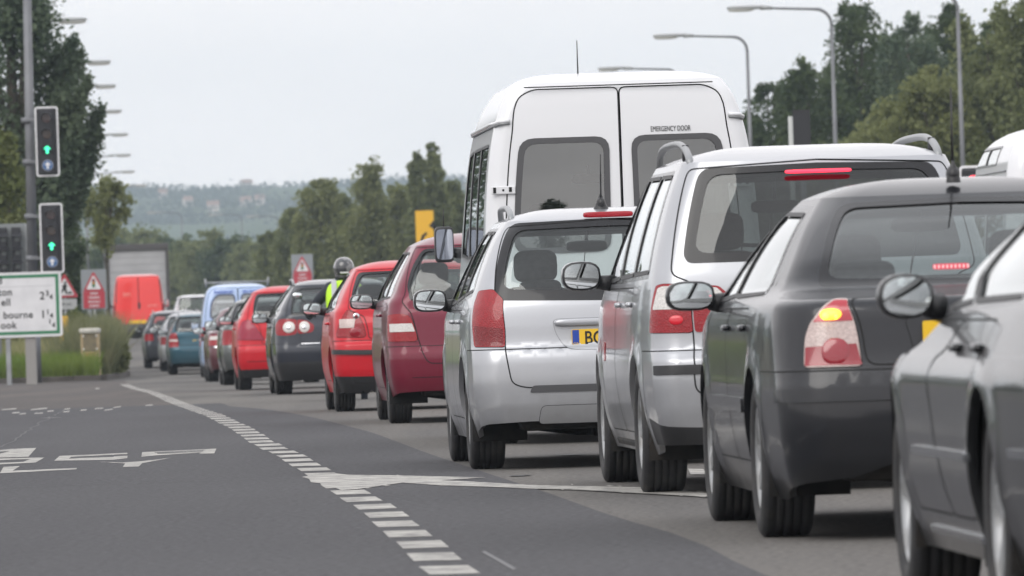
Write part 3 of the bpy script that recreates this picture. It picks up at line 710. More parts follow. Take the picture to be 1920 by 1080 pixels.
# ---------------------------------------------------------------- dark grey saloon with the amber indicator lit
rows = [(.16, .79, .14, 4.56, .16), (.24, .825, .07, 4.62, .17), (.34, .850, .02, 4.68, .18), (.48, .868, 0, 4.70, .19), (.60, .872, .010, 4.70, .19), (.65, .870, .028, 4.69, .20), (.72, .869, .052, 4.66, .21),
        (.82, .868, .07, 4.45, .23), (.90, .860, .085, 4.05, .24), (.948, .846, .12, 3.72, .24), (.970, .836, .40, 3.58, .22), (.992, .825, .62, 3.42, .20), (1.12, .755, .77, 3.14, .17), (1.25, .668, .98, 2.84, .15), (1.365, .570, 1.20, 2.56, .14)]
S = dict(L=4.70, w=.873, wb=2.70, ov=1.05, r=.322, tw=.205, track=1.51, belt=.945, paint=GREYP, spokes=9, rows=rows,
    shell=dict(bow=.055, hc=.075, p=3.2, taper=.06, gt=.17, gy=2.7, gz0=.925), rearclear=.24, undercut=[('R', 0, .345), ('R', .26, .345), ('R', .40, .30), ('R', .55, .25)], feats=[], cab=dict(y0=.7, y1=3.3, belt=.93, dash=3.2, front=2.25, rear=1.35, mir=(2.72, 1.26), sh=.62, sz=.28),
    mirror=(.975, 2.95, .985, .105, .064, dict(body_x=.83, e=2.9, tilt=.02)), exhaust=False)
rear_bumper(S, .672)
tailgate(S, [('R', 0, .965), ('R', .535, .952), ('R', .525, .90), ('R', .49, .69), ('R', 0, .69)], 'boot_lid')
S['feats'] = glassfeats([('R', 0, 1.350), ('R', .475, 1.340), ('R', .615, 1.03), ('R', .61, 1.0), ('R', 0, 1.0)], [('R', 0, 1.330), ('R', .455, 1.32), ('R', .585, 1.035), ('R', 0, 1.02)], glass('rear_tinted_glass', (.34, .39, .385), 1.7)) + [
    (('tail_light', [('R', .510, .685), ('R', .548, .948), ('R', .60, .95), ('R', .645, .925), ('R', .70, .86), ('R', .722, .80), ('R', .732, .685)], PINKLENS), dict(off=.006, r=.02, gap=.008)),
    (('red_lens', [('R', .509, .690), ('R', .528, .775), ('R', .722, .765), ('R', .728, .69)], mat('red_lens_deep', (.25, .008, .018), .2, 0, .7, .03)), dict(off=.008, r=.006, under='tail_light')),
    (('upper_red_lens', [('R', .537, .865), ('R', .553, .942), ('R', .60, .944), ('R', .64, .92), ('R', .69, .862)], mat('red_lens_light', (.38, .02, .035), .2, 0, .7, .03)), dict(off=.008, r=.01, under='tail_light')),
    (('plate_recess', [('R', 0, .885), ('R', .315, .885), ('R', .33, .85), ('R', .30, .72), ('R', 0, .72)], GREYP), dict(off=.002, r=.03, merge=True, gap=.008)),
    (('rear_bumper_step', [('R', 0, .60), ('R', .8, .60), ('S', .58, .60), ('S', .58, .55), ('R', 0, .55)], GREYP), dict(off=.012, r=.005, merge=True)),
    (('side_rubbing_strip', [('S', 1.5, .50), ('S', 3.3, .50), ('S', 3.3, .56), ('S', 1.5, .56)], GREYP), dict(off=.014, r=.01))]
S['cutrear'] = True
gen_side(S, .98, 1.36, ztop=1.325, three=False); S['handles'] = [(2.30, .845), (1.42, .845)]
S['windows'][1] = [(1.16, .985), (2.16, .975), (2.19, 1.31), (1.50, 1.30)]
PAS = S
r_, sh_, o_ = car('saloon_car', (.968, 33.1), .048, S, 'dark grey saloon car with its amber indicator lit in the left tail light')
number_plate(r_, -.01, .035, .80, s='EK04 TLZ')
brake_bar(r_, -.075, .77, 1.068, .15, .024, lit=True, n=9)
antenna(r_, .0, 1.32, 1.435, .36, .1); mb = MB(); mb.lathe([(0, .03), (.02, .028), (.06, .016), (.09, .004)], BLACK, 14, (0, 1.3, 1.41), 'z'); mb.build('aerial_base', r_)
for k, s in enumerate((-1, 1)):        # lamp bulbs: the lit amber one on the left, round red below
    tl = o_[('tail_light', s)]
    q = sh_.inv('R', .622, .893); p = sh_.F(q, .893); n = sh_.Nn(q, .893); mb = MB()
    T = Vector((n.x*s, n.y, n.z)).to_track_quat('Y', 'Z').to_matrix()
    am = mat('amber_lit', (1, .35, .05), .3, emit=(1, .40, .03), estr=2.2) if s < 0 else lens('amber_lens', (.5, .1, .02))
    mb.sup((s*(p.x+n.x*.006), p.y+n.y*.006, p.z), (.044, .010, .024), am, 2.2, 20, 10, T); mb.build('indicator', tl)
    if s < 0:
        mb = MB()
        for dx in (-.02, .02): mb.sup((s*(p.x+n.x*.014)+dx, p.y+n.y*.014, p.z-.006), (.015, .008, .015), mat('amber_core', (1, .7, .1), .3, emit=(1, .78, .05), estr=3.2), 2, 14, 8, T)
        mb.build('bulb_glow', tl)
    q = sh_.inv('R', .61, .745); p = sh_.F(q, .745); n = sh_.Nn(q, .745); mb = MB(); T = Vector((n.x*s, n.y, n.z)).to_track_quat('Y', 'Z').to_matrix()
    mb.sup((s*(p.x+n.x*.006), p.y+n.y*.006, p.z), (.056, .010, .056), mat('fog_lens', (.27, .008, .02), .15, 0, 1, .02), 2.2, 24, 10, T); mb.build('fog_light', tl)
def sheet(L, w, wb, ov, h, paint_, r=.31, tw=.19, belt=.95, wt=.60, ytop=.35, ylip=.08, yq=(.45, .7), three=True, four=True, hc=.075, zb=.66, rc=(.14, .18), rearclear=.27, glasstop=None, glassw=(.53, .63), glassbot=None, lamp=None, glassm=GLASS,
          tgw=.60, plate=True, sh=.60, p=4.5, cowl_=1.0, **kw):
    ze = h-hc; belt_ = belt
    S = dict(L=L, w=w, wb=wb, ov=ov, r=r, tw=tw, track=2*(w-.02)-tw-.03, belt=belt, paint=paint_, rows=plan_rows(L, w, ze, wt, ylip, ytop, belt=belt, cowl=belt+.04, zb=zb, rc=rc),
             shell=dict(bow=.05, hc=hc, p=p, gt=.06, gy=2.0, gz0=belt), rearclear=rearclear, feats=[], cab=dict(y0=.4, y1=L*.72, belt=belt-.02, dash=ov+wb-.45, front=L*.455, rear=L*.25, mir=(ov+wb-.85, h-.22), sh=sh),
             mirror=(w+.105, ov+wb-.70, belt+.055, .10, .065, dict(body_x=w-.05)))
    S.update(kw)
    rear_bumper(S, zb+.03)
    gt = glasstop or ze-.035; gb = glassbot or belt+.08
    tailgate(S, [('R', 0, ze-.005), ('R', wt-.03, ze-.02), ('R', w-.17, gb), ('R', tgw, gb-.1), ('R', tgw-.03, zb+.045), ('R', 0, zb+.045)])
    S['feats'] = glassfeats([('R', 0, gt+.022), ('R', glassw[0]+.03, gt+.012), ('R', glassw[1]+.03, gb-.02), ('R', 0, gb-.03)], [('R', 0, gt), ('R', glassw[0], gt-.01), ('R', glassw[1], gb+.01), ('R', 0, gb)], glassm)
    S['feats'] += kw.get('more', [])
    S.pop('more', None)
    gen_side(S, *yq, three=three)
    return S
# ---------------------------------------------------------------- maroon compact people carrier
LZ = [(('tail_light', [('R', .578, .70), ('R', .600, .80), ('R', .628, .895), ('R', .665, .93), ('R', .72, .94), ('S', .255, .93), ('S', .235, .705)], REDLENS), dict(off=.008, r=.04, gap=.006)),
      (('clear_lens', [('R', .602, .785), ('R', .628, .855), ('S', .20, .855), ('S', .19, .785)], CLEARLENS), dict(off=.011, r=.01, under='tail_light')),
      (('bumper_crease', [('R', 0, .395), ('R', .64, .395), ('R', .64, .389), ('R', 0, .389)], GAP), dict(off=.001, r=0, merge=True))]
S = sheet(4.17, .86, 2.58, .72, 1.62, MAROON, r=.305, belt=1.03, wt=.585, ytop=.34, ylip=.10, yq=(.48, .66), hc=.10, p=3.2, zb=.63, rc=(.15, .17), rearclear=.275, glasstop=1.475, glassbot=1.06, glassw=(.50, .635), more=LZ, tgw=.58, sh=.74,
          mirror=(.965, 2.62, 1.055, .105, .066, dict(body_x=.8)), spokes=6)
S['tailgate'] = [('R', 0, 1.51), ('R', .56, 1.50), ('R', .70, 1.06), ('R', .64, .96), ('R', .57, .69), ('R', .545, .60), ('R', .50, .51), ('R', 0, .50)]
S['feats'][0] = (('glass_surround', [('R', 0, 1.50), ('R', .50, 1.49), ('R', .59, 1.36), ('R', .66, 1.16), ('R', .635, 1.045), ('R', 0, 1.03)], FRIT), dict(merge=True, r=.07))
S['feats'][1] = (('rear_window', [('R', 0, 1.475), ('R', .48, 1.465), ('R', .565, 1.34), ('R', .635, 1.16), ('R', .61, 1.065), ('R', 0, 1.05)], GLASS), dict(kind='glass', merge=True, r=.07, under='glass_surround'))
r_, sh_, o_ = car('compact_people_carrier', (-1.094, 70.5), .052, S, 'maroon compact people carrier with rounded rear window, red and clear tail lights')
number_plate(r_, 0, .06, .75, s='WX51 FHR'); antenna(r_, -.25, 1.9, 1.63, .22, .3); brake_bar(r_, 0, .40, 1.49, .3, .03)
# ---------------------------------------------------------------- bright red small hatchback
LP = [(('tail_light', [('R', .495, .72), ('R', .505, .82), ('R', .545, .925), ('R', .60, .965), ('R', .66, .985), ('S', .17, .99), ('S', .20, .73)], REDLENS), dict(off=.006, r=.03, gap=.010)),
      (('clear_lens', [('R', .600, .815), ('R', .585, .90), ('R', .735, .90), ('R', .735, .815)], PINKLENS), dict(off=.008, r=.01, under='tail_light')),
      (('bumper_strip', [('R', 0, .545), ('R', .5, .55), ('Q', 1.5, .56), ('S', .33, .565), ('S', .33, .61), ('Q', 1.5, .605), ('R', .5, .595), ('R', 0, .59)], BLACK), dict(off=.016, r=.006, merge=True)),
      (('lower_valance', [('R', 0, .335), ('R', .55, .34), ('Q', 1.6, .345), ('S', .36, .35), ('S', .36, .10), ('R', 0, .10)], BLACK), dict(merge=True, r=0))]
S = sheet(3.90, .825, 2.46, .66, 1.465, REDP, r=.30, tw=.19, belt=.965, wt=.575, ytop=.40, ylip=.11, yq=(.62, .95), three=False, hc=.075, p=4, zb=.66, rc=(.15, .20), rearclear=.21, glasstop=1.345, glassbot=1.025, glassw=(.50, .625), more=LP, tgw=.50,
          mirror=(.93, 2.50, 1.02, .10, .062, dict(body_x=.78)), mirrorpaint=BLACK, exhaust=False)
r_, sh_, o_ = car('small_hatchback', (-1.769, 80.25), .056, S, 'bright red small hatchback with black bumper strip and pale panel in its tail light')
number_plate(r_, 0, .075, .80, s='VO53 JDN'); brake_bar(r_, 0, .43, 1.36, .26, .03)
for s in (-1, 1):
    q = sh_.inv('R', .575, .925); p = sh_.F(q, .925); mb = MB(); mb.sup((s*p.x, p.y-.006, .925), (.034, .012, .034), CHROME, 2.2, 20, 8); mb.sup((s*p.x, p.y-.014, .925), (.017, .01, .017), DREDLENS, 2, 16, 8); mb.build('round_reflector', o_[('tail_light', s)])
    p = sh_.F(sh_.inv('R', .585, .775), .775); mb = MB(); mb.sup((s*p.x, p.y-.004, .77), (.06, .012, .05), mat('fog_lens', (.27, .008, .02), .15, 0, 1, .02), 2.2, 20, 8); mb.build('fog_light', o_[('tail_light', s)])
# ---------------------------------------------------------------- navy estate with round lamps
LN = [(('tail_light', [('R', .59, .785), ('R', .59, .975), ('R', .70, .985), ('S', .22, .98), ('S', .28, .90), ('S', .23, .775), ('R', .70, .765)], REDLENS), dict(off=.006, r=.05)),
      (('tailgate_light', [('R', .582, .785), ('R', .582, .975), ('R', .46, .955), ('R', .375, .90), ('R', .37, .84), ('R', .40, .80)], REDLENS), dict(off=.006, r=.04)),
      (('chrome_strip', [('R', 0, .665), ('R', .54, .665), ('R', .54, .642), ('R', 0, .642)], CHROME), dict(off=.012, r=.004, merge=True)),
      (('lower_valance', [('R', 0, .42), ('R', .55, .42), ('Q', 1.6, .42), ('S', .70, .42), ('S', .70, .10), ('R', 0, .10)], BLACK), dict(merge=True, r=0))]
S = sheet(4.77, .905, 2.71, 1.05, 1.49, NAVY, r=.32, tw=.215, belt=.985, wt=.62, ytop=.50, ylip=.10, yq=(.60, .95), hc=.07, zb=.63, rc=(.15, .2), rearclear=.24, glasstop=1.375, glassbot=1.045, glassw=(.55, .66), more=LN, tgw=.585,
          mirror=(1.0, 2.95, 1.01, .105, .066, dict(body_x=.86)), mirrorpaint=BLACK, spokes=10)
r_, sh_, o_ = car('estate_car', (-3.14, 107.35), .056, S, 'navy estate car with two round lamps in each red tail light, beside the motorcyclist')
number_plate(r_, 0, .03, .55, s='KP06 XEL')
for s in (-1, 1):
    for x, key in ((.695, ('tail_light', s)), (.495, ('tailgate_light', s))):
        p = sh_.F(sh_.inv('R', x, .875), .875); n = sh_.Nn(sh_.inv('R', x, .875), .875); T = Vector((n.x*s, n.y, n.z)).to_track_quat('Y', 'Z').to_matrix()
        mb = MB(); mb.sup((s*(p.x+n.x*.004), p.y+n.y*.004, p.z), (.082 if x > .6 else .07, .014, .075), CLEARLENS, 2, 24, 8, T); mb.sup((s*(p.x+n.x*.014), p.y+n.y*.014, p.z), (.035, .012, .035), CHROME, 2, 16, 8, T); mb.build('round_lamp', o_[key])
rails(r_, .60, .7, 2.8, 1.445, .05, m=STEEL, r=.018); mb = MB(); mb.sup((-.12, 3.3, 1.25), (.05, .02, .05), CHROME, 2); mb.build('dashboard_gauge', r_)
# ---------------------------------------------------------------- red rounded hatchback
LR = [(('tail_light', [('R', .43, .725), ('R', .52, .86), ('R', .61, 1.01), ('R', .68, 1.02), ('S', .20, 1.0), ('S', .25, .74)], lens('wine_lens', (.30, .012, .04))), dict(off=.006, r=.02, gap=.012)),
      (('bumper_crease', [('R', 0, .42), ('R', .7, .42), ('R', .7, .41), ('R', 0, .41)], GAP), dict(off=.002, r=0, merge=True)),
      (('lower_valance', [('R', 0, .30), ('R', .55, .30), ('Q', 1.6, .30), ('S', .3, .30), ('S', .3, .10), ('R', 0, .10)], BLACK), dict(merge=True, r=0))]
S = sheet(3.75, .847, 2.46, .56, 1.51, REDP, r=.30, tw=.185, belt=1.0, wt=.575, ytop=.35, ylip=.10, yq=(.5, .78), three=False, hc=.08, p=3.8, zb=.62, rc=(.16, .2), rearclear=.25, glasstop=1.39, glassbot=1.05, glassw=(.49, .58), more=LR, tgw=.50,
          mirror=(.945, 2.25, 1.03, .10, .065, dict(body_x=.8)), mirrorpaint=BLACK)
r_, sh_, o_ = car('hatchback_car', (-4.04, 119.9), .056, S, 'rounded red hatchback with dark red tail lights, next in line beyond the navy estate car')
number_plate(r_, .0, .07, .74, s='YF55 OCM'); brake_bar(r_, 0, .38, 1.42, .3, .03)
# ---------------------------------------------------------------- cars farther up the queue
def lampset(x0, x1, z0, z1, m=REDLENS, ys=.22, clear=None):
    a = [(('tail_light', [('R', x0, z0), ('R', x0+.02, z1), ('R', x1, z1), ('S', ys, z1), ('S', ys+.03, z0)], m), dict(off=.006, r=.03, gap=.006))]
    if clear: a.append((('clear_lens', [('R', x0+.015, clear[0]), ('R', x0+.02, clear[1]), ('S', ys-.02, clear[1]), ('S', ys-.01, clear[0])], CLEARLENS), dict(off=.008, r=.01, under='tail_light')))
    return a
GREENG = paint('grey_green_paint', (.10, .11, .11), .5, .35, .2); BLUEG = paint('blue_black_paint', (.03, .036, .05), .4, .35, .3)
S = sheet(4.15, .85, 2.6, .75, 1.47, GREENG, belt=.96, wt=.58, ytop=.42, yq=(.55, .8), three=False, more=lampset(.62, .74, .68, .93), mirror=(.96, 2.6, 1.02, .11, .085, dict(body_x=.8)), mirrorpaint=BLACK)
r_, sh_, o_ = car('hatchback_car', (-4.95, 139.0), .056, S, 'grey green hatchback almost hidden between the burgundy saloon and the rounded red hatchback', far=True)
number_plate(r_, 0, .07, .78, s='')
rows = [(a, b, c, d, e) for a, b, c, d, e in PAS['rows']]
LB = lampset(.52, .73, .69, .89, REDLENS, .26, (.80, .87))
S = dict(PAS); S.update(paint=BURG, feats=LB+[f for f in PAS['feats'] if f[0][0] in ('glass_surround', 'rear_window')]+[(('chrome_strip', [('R', 0, .675), ('R', .74, .675), ('R', .74, .65), ('R', 0, .65)], CHROME), dict(off=.01, r=.004, merge=True))])
S['feats'] = S['feats'][-3:-1]+LB+S['feats'][-1:]
gen_side(S, 1.02, 1.42, ztop=1.325, three=False); S['windows'][1] = [(1.30, .985), (2.16, .975), (2.19, 1.31), (1.60, 1.30)]
S['mirrorpaint'] = BLACK
r_, sh_, o_ = car('saloon_car', (-5.894, 157.3), .056, S, 'burgundy saloon car with a chrome strip over its bumper, right of the light blue van', far=True)
number_plate(r_, 0, .035, .80, s='')
LT = lampset(.60, .76, .66, .99, REDLENS, .22, (.80, .84))
S = sheet(4.29, .855, 2.61, .80, 1.46, TEAL, belt=.955, wt=.60, ytop=.34, yq=(.42, .62), three=True, more=LT, glassw=(.55, .64), mirror=(.95, 2.7, 1.0, .10, .06, dict(body_x=.8)), mirrorpaint=BLACK, r=.30)
r_, sh_, o_ = car('estate_car', (-8.22, 195.2), .056, S, 'teal estate car with tall red tail lights, left of the light blue van', far=True)
number_plate(r_, 0, .07, .76, s=''); rails(r_, .56, .6, 2.4, 1.41, .05, m=STEEL)
S = sheet(4.2, .85, 2.6, .75, 1.45, SILVER, belt=.96, wt=.58, ytop=.42, yq=(.55, .8), three=False, more=lampset(.56, .74, .66, .86), mirror=(.96, 2.6, 1.02, .10, .065, dict(body_x=.8)), mirrorpaint=BLACK, r=.30)
r_, sh_, o_ = car('hatchback_car', (-8.80, 204.2), .056, S, 'silver hatchback mostly hidden behind the teal estate car', far=True)
number_plate(r_, 0, .07, .76, s='')
S = sheet(4.5, .865, 2.68, .88, 1.49, BLUEG, belt=.97, wt=.62, ytop=.36, yq=(.45, .62), three=True, more=lampset(.60, .76, .72, .90), mirror=(.96, 2.8, 1.0, .10, .06, dict(body_x=.8)), mirrorpaint=BLACK)
r_, sh_, o_ = car('estate_car', (-9.62, 213.5), .056, S, 'black estate car leftmost of the queue, just ahead of the silver hatchback', far=True)
number_plate(r_, 0, .07, .78, s=''); rails(r_, .58, .6, 2.6, 1.44, .05, m=STEEL)
# ---------------------------------------------------------------- nearest car, cropped by the frame
LC = lampset(.50, .70, .68, .88, REDLENS, .06)
S = sheet(4.66, .895, 2.68, 1.12, 1.41, NEARP, r=.325, tw=.215, belt=.90, wt=.56, ytop=.9, ylip=.14, yq=(1.05, 1.45), three=False, hc=.075, p=3.4, zb=.66, rc=(.16, .2), more=LC+[
    (('side_strip', [('S', 1.42, .475), ('S', 3.05, .475), ('S', 3.05, .50), ('S', 1.42, .50)], mat('strip_silver', (.3, .31, .33), .2, .8)), dict(off=.014, r=.005)),
    (('sill_strip', [('S', 1.42, .235), ('S', 3.05, .235), ('S', 3.05, .255), ('S', 1.42, .255)], mat('strip_silver', (.3, .31, .33), .2, .8)), dict(off=.010, r=.004)),
    (('bumper_side_strip', [('S', .16, .50), ('S', .52, .50), ('S', .52, .525), ('S', .16, .525)], mat('strip_silver', (.3, .31, .33), .2, .8)), dict(off=.012, r=.004))],
    mirror=(.915, 3.0, .955, .085, .070, dict(body_x=.80, e=2.4)), spokes=5)
P1 = at(1699, 1048, 25.9)
fx, fy = P1[0], 25.9
S['rows'] = [(z, w_-.12*min(1, max(0, (z-.70)/.35)), a_, b_-(.30 if .75 < z < .83 else (.42 if .83 <= z < .96 else (.10 if z < 1.1 and z > .9 else 0))), c_) for z, w_, a_, b_, c_ in S['rows']]; S['shell'].update(ftaper=.16, gt=.08)
r_, sh_, o_ = car('hatchback_car', (fx+2.68*math.sin(.050), fy-2.68*math.cos(.050)), .050, S, 'charcoal grey car nearest the camera, cut off by the right edge of the photo')
number_plate(r_, 0, .05, .80, s='')
# ---------------------------------------------------------------- white minibus
VG = glass('van_glass', (.42, .45, .48), 2.1)
def van_rows(L, w, h, belt, wtop, ytop=.06, bonnet=.9, zlow=.28, zmid=None, wmid=None, lip=.02, nose=1.0, slope=.75):
    zm = zmid or h*.62
    return [(zlow, w-.05, .05, L-.15, .10), (zlow+.14, w-.01, .01, L-.02, .10), (.55, w, 0, L, .10), (.64, w, .015, L-.01, .10), (.85, w, .03, L-.10, .10), (nose+.02, w-.002, .032, L-.35, .10),
            (nose+.12, w-.008, .034, L-bonnet-.02, .10), (zm, wmid or w-.03, .04, L-bonnet-.42, .10), (zm+(h-zm)*.5, (w+wtop)/2+.01, .05, L-bonnet-.62, .10), (h-.12, wtop+.02, ytop, L-bonnet-slope-.25, .11), (h-.07, wtop, ytop+.01, L-bonnet-slope-.4, .12)]
L = 5.6
WH_ = 2.57
rows = [(.30, .90, .08, L-.15, .10), (.44, .96, .01, L-.02, .10), (.60, .975, 0, L, .10), (.70, .975, .03, L-.02, .10), (1.0, .975, .035, L-.2, .10), (1.15, .972, .036, L-.85, .10), (1.40, .962, .04, L-1.15, .10), (1.75, .94, .045, L-1.45, .10),
        (2.05, .905, .055, L-1.62, .10), (2.22, .872, .062, L-1.72, .10), (2.30, .848, .068, L-1.8, .10), (2.42, .80, .08, L-2.0, .11), (2.52, .735, .11, L-2.25, .13)]
S = dict(L=L, w=.98, wb=3.3, ov=1.05, r=.33, tw=.205, track=1.66, belt=1.30, paint=WHITEP, rows=rows, shell=dict(bow=.025, hc=.085, p=4.5, taper=.0, ftaper=.03), rearclear=.34,
    feats=[(('rear_door', [('R', .004, .62), ('R', .004, 2.475), ('R', .60, 2.475), ('R', .70, 2.42), ('R', .745, 2.2), ('R', .80, 1.75), ('R', .83, 1.2), ('R', .84, .62)]), dict(gap=.009, r=.06)),
           (('window_seal', [('R', .085, 1.33), ('R', .075, 2.135), ('R', .70, 2.135), ('R', .765, 1.33)], mat('van_rubber', (.07, .07, .075), .5)), dict(r=.10, off=.008, under='rear_door')),
           (('door_window', [('R', .125, 1.37), ('R', .115, 2.095), ('R', .66, 2.095), ('R', .725, 1.37)], VG), dict(kind='glass', r=.08, under='rear_door')),
           (('tail_light', [('R', .87, .95), ('R', .865, 1.28), ('S', .13, 1.28), ('S', .13, .95)], REDLENS), dict(off=.01, r=.02)),
           (('window_surround', [('S', .35, 1.28), ('S', .38, 2.14), ('S', 3.35, 2.14), ('S', 3.9, 1.30)], WHITEP), dict(r=.05))],
    windows=[[(.42, 1.33), (.44, 2.10), (1.5, 2.10), (1.5, 1.33)], [(1.58, 1.33), (1.58, 2.10), (2.6, 2.10), (2.6, 1.33)], [(2.72, 1.33), (2.72, 2.10), (3.3, 2.08), (3.72, 1.36)]],
    sideglass=VG, windscreen=False, cab=dict(y0=.3, y1=4.0, belt=1.3, dash=4.2, front=3.3, rear=.7, mir=(3.9, 1.9), sh=.9, sz=.5),
    mirror=(1.07, 4.35, 1.45, .072, .135, dict(body_x=.93, e=6, yaw=.05, tilt=.25)), mirrorpaint=BLACK)
rear_bumper(S, .66); S['bumpermat'] = mat('bumper_grey_plastic', (.05, .05, .054), .5)
phi = .050; X0 = .79; Y0 = 57.0
Pm = (X0-(.83+.1025)*math.cos(phi)-1.05*math.sin(phi), Y0+1.05*math.cos(phi))
r_, sh_, o_ = car('minibus', Pm, phi, S, 'tall white minibus with emergency rear doors towering over the queue of cars', 'minibus', group='vehicles queueing in one lane')
yy = lambda x, z: sh_.F(sh_.inv('R', abs(x), z), z).y
text('EMERGENCY DOOR', .052, INK, 'door_lettering', o_[('rear_door', 1)], (.355, yy(.3, 2.17)-.003, 2.172), rot=(math.pi/2-.05, 0, 0), sx=.60)
for z, s in ((1.78, -1), (.9, -1), (1.78, 1), (.9, 1)):
    w_ = sh_.w(z); mb = MB(); x = s*(w_-.11)
    mb.box(x-.085, x+.085, yy(.80, z)-.022, yy(.80, z)-.004, z-.028, z+.028, WHITEP, .006); mb.box(x-.07, x-.05, yy(.8, z)-.026, yy(.8, z)-.02, z-.02, z+.02, GAP); mb.box(x+.04, x+.06, yy(.8, z)-.026, yy(.8, z)-.02, z-.012, z+.02, GAP)
    mb.sup((x, yy(.8, z)-.024, z), (.008, .006, .008), GAP, 2, 8, 6); mb.build('hinge', r_)
# rain gutter: a ledge round the high roof
for s in (-1, 1):
    mb = MB(); pts = []
    for i in range(18):
        y_ = .14+i*.19; z_ = 2.245; p = sh_.F(sh_.inv('S', y_, z_), z_); pts.append((s*(p.x+.016), p.y, z_))
    pts = [(s*.765, sh_.F(sh_.inv('R', .76, 2.25), 2.25).y-.012, 2.262), (s*.84, .085, 2.258)]+pts
    mb.tube(pts, .014, WHITEP, 8); mb.tube([(p_[0]*1.0, p_[1]-.002, p_[2]-.017) for p_ in pts], .008, STEEL, 6); mb.build('roof_gutter', r_)
mb = MB(); mb.box(-.66, .66, .060, .075, 2.486, 2.494, GAP, .002); mb.build('door_top_seal', r_)
antenna(r_, -.20, 1.4, 2.57, .28, .0)
mb = MB(); mb.box(-.28, .25, 3.0, 4.0, 2.55, 2.66, WHITEP, .04); mb.build('roof_vent', r_)
number_plate(r_, .0, -.012, .55, s='W317 CDA'); mb = MB(); mb.box(-.012, .012, yy(0, 1.2)-.03, yy(0, 1.2)-.01, 1.08, 1.26, BLACK, .005); mb.build('door_latch', r_)
for x in (-.5, .0, .5):
    for y in (1.4, 2.3): headrest_seat(r_, x, y, w=.42, h=.75, z=.62, head=False, m=mat('minibus_seat', (.05, .06, .10), .8))
# ---------------------------------------------------------------- light blue van with two rear windows
L = 4.05
rows = [(.22, .76, .05, L-.12, .14), (.36, .80, .01, L, .14), (.55, .81, 0, L, .14), (.66, .81, .02, L-.02, .14), (.90, .808, .03, L-.2, .14), (1.03, .80, .035, L-.8, .14), (1.25, .785, .05, L-1.1, .14), (1.5, .745, .075, L-1.35, .14), (1.75, .69, .11, L-1.6, .15), (1.86, .645, .13, L-1.75, .16), (1.93, .58, .16, L-1.85, .18)]
S = dict(L=L, w=.812, wb=2.6, ov=.75, r=.30, tw=.18, track=1.40, belt=1.15, paint=SKYP, rows=rows, shell=dict(bow=.04, hc=.07, p=4, taper=.0), rearclear=.28,
    feats=[(('rear_door', [('R', .004, .62), ('R', .004, 1.90), ('R', .52, 1.90), ('R', .64, 1.74), ('R', .70, 1.4), ('R', .70, .62)]), dict(gap=.012, r=.06)),
           (('window_seal', [('R', .045, 1.195), ('R', .055, 1.775), ('R', .46, 1.775), ('R', .58, 1.62), ('R', .62, 1.24)], mat('navy_seal', (.02, .03, .09), .5)), dict(r=.12, off=.004, under='rear_door')),
           (('door_window', [('R', .07, 1.22), ('R', .08, 1.75), ('R', .445, 1.75), ('R', .555, 1.60), ('R', .595, 1.26)], glass('pale_glass', (.5, .5, .5), 2.4)), dict(kind='glass', r=.10, under='rear_door')),
           (('tail_light', [('R', .71, .78), ('R', .71, 1.08), ('S', .2, 1.08), ('S', .22, .78)], REDLENS), dict(off=.01, r=.03)),
           (('grey_lens', [('R', .72, .79), ('R', .72, .88), ('S', .18, .88), ('S', .20, .79)], BLACK), dict(off=.012, r=.01, under='tail_light'))],
    windows=[[(2.1, 1.17), (2.12, 1.68), (2.55, 1.66), (2.85, 1.2)]], windscreen=True, mirror=(.90, 2.75, 1.12, .085, .085, dict(body_x=.75)), mirrorpaint=BLACK, cab=dict(y0=1.8, y1=3.0, belt=1.1, dash=2.95, front=2.0, rear=1, mir=(2.6, 1.6), sh=.7), rearbench=False)
rear_bumper(S, .65)
r_, sh_, o_ = car('panel_van', (-6.704, 176.25), .056, S, 'light blue panel van with two rounded rear windows and blue lettering above them', 'van', far=True)
text('Registered', .095, mat('blue_ink', (.03, .08, .40), .5), 'door_lettering', o_[('rear_door', -1)], (-.31, .088, 1.83), rot=(math.pi/2-.2, 0, 0), off=.002)
text('gas installer', .095, mat('blue_ink', (.03, .08, .40), .5), 'door_lettering', o_[('rear_door', 1)], (.32, .088, 1.83), rot=(math.pi/2-.2, 0, 0), off=.002)
number_plate(r_, 0, -.01, .5, s='')
mb = MB()
for s in (-1, 1): mb.tube([(s*.66, .75, 1.93), (s*.68, .75, 2.12)], .022, STEEL, 8)
mb.tube([(-.70, .75, 2.03), (.70, .75, 2.03)], .02, STEEL, 8); mb.build('roof_rack_bar', r_)
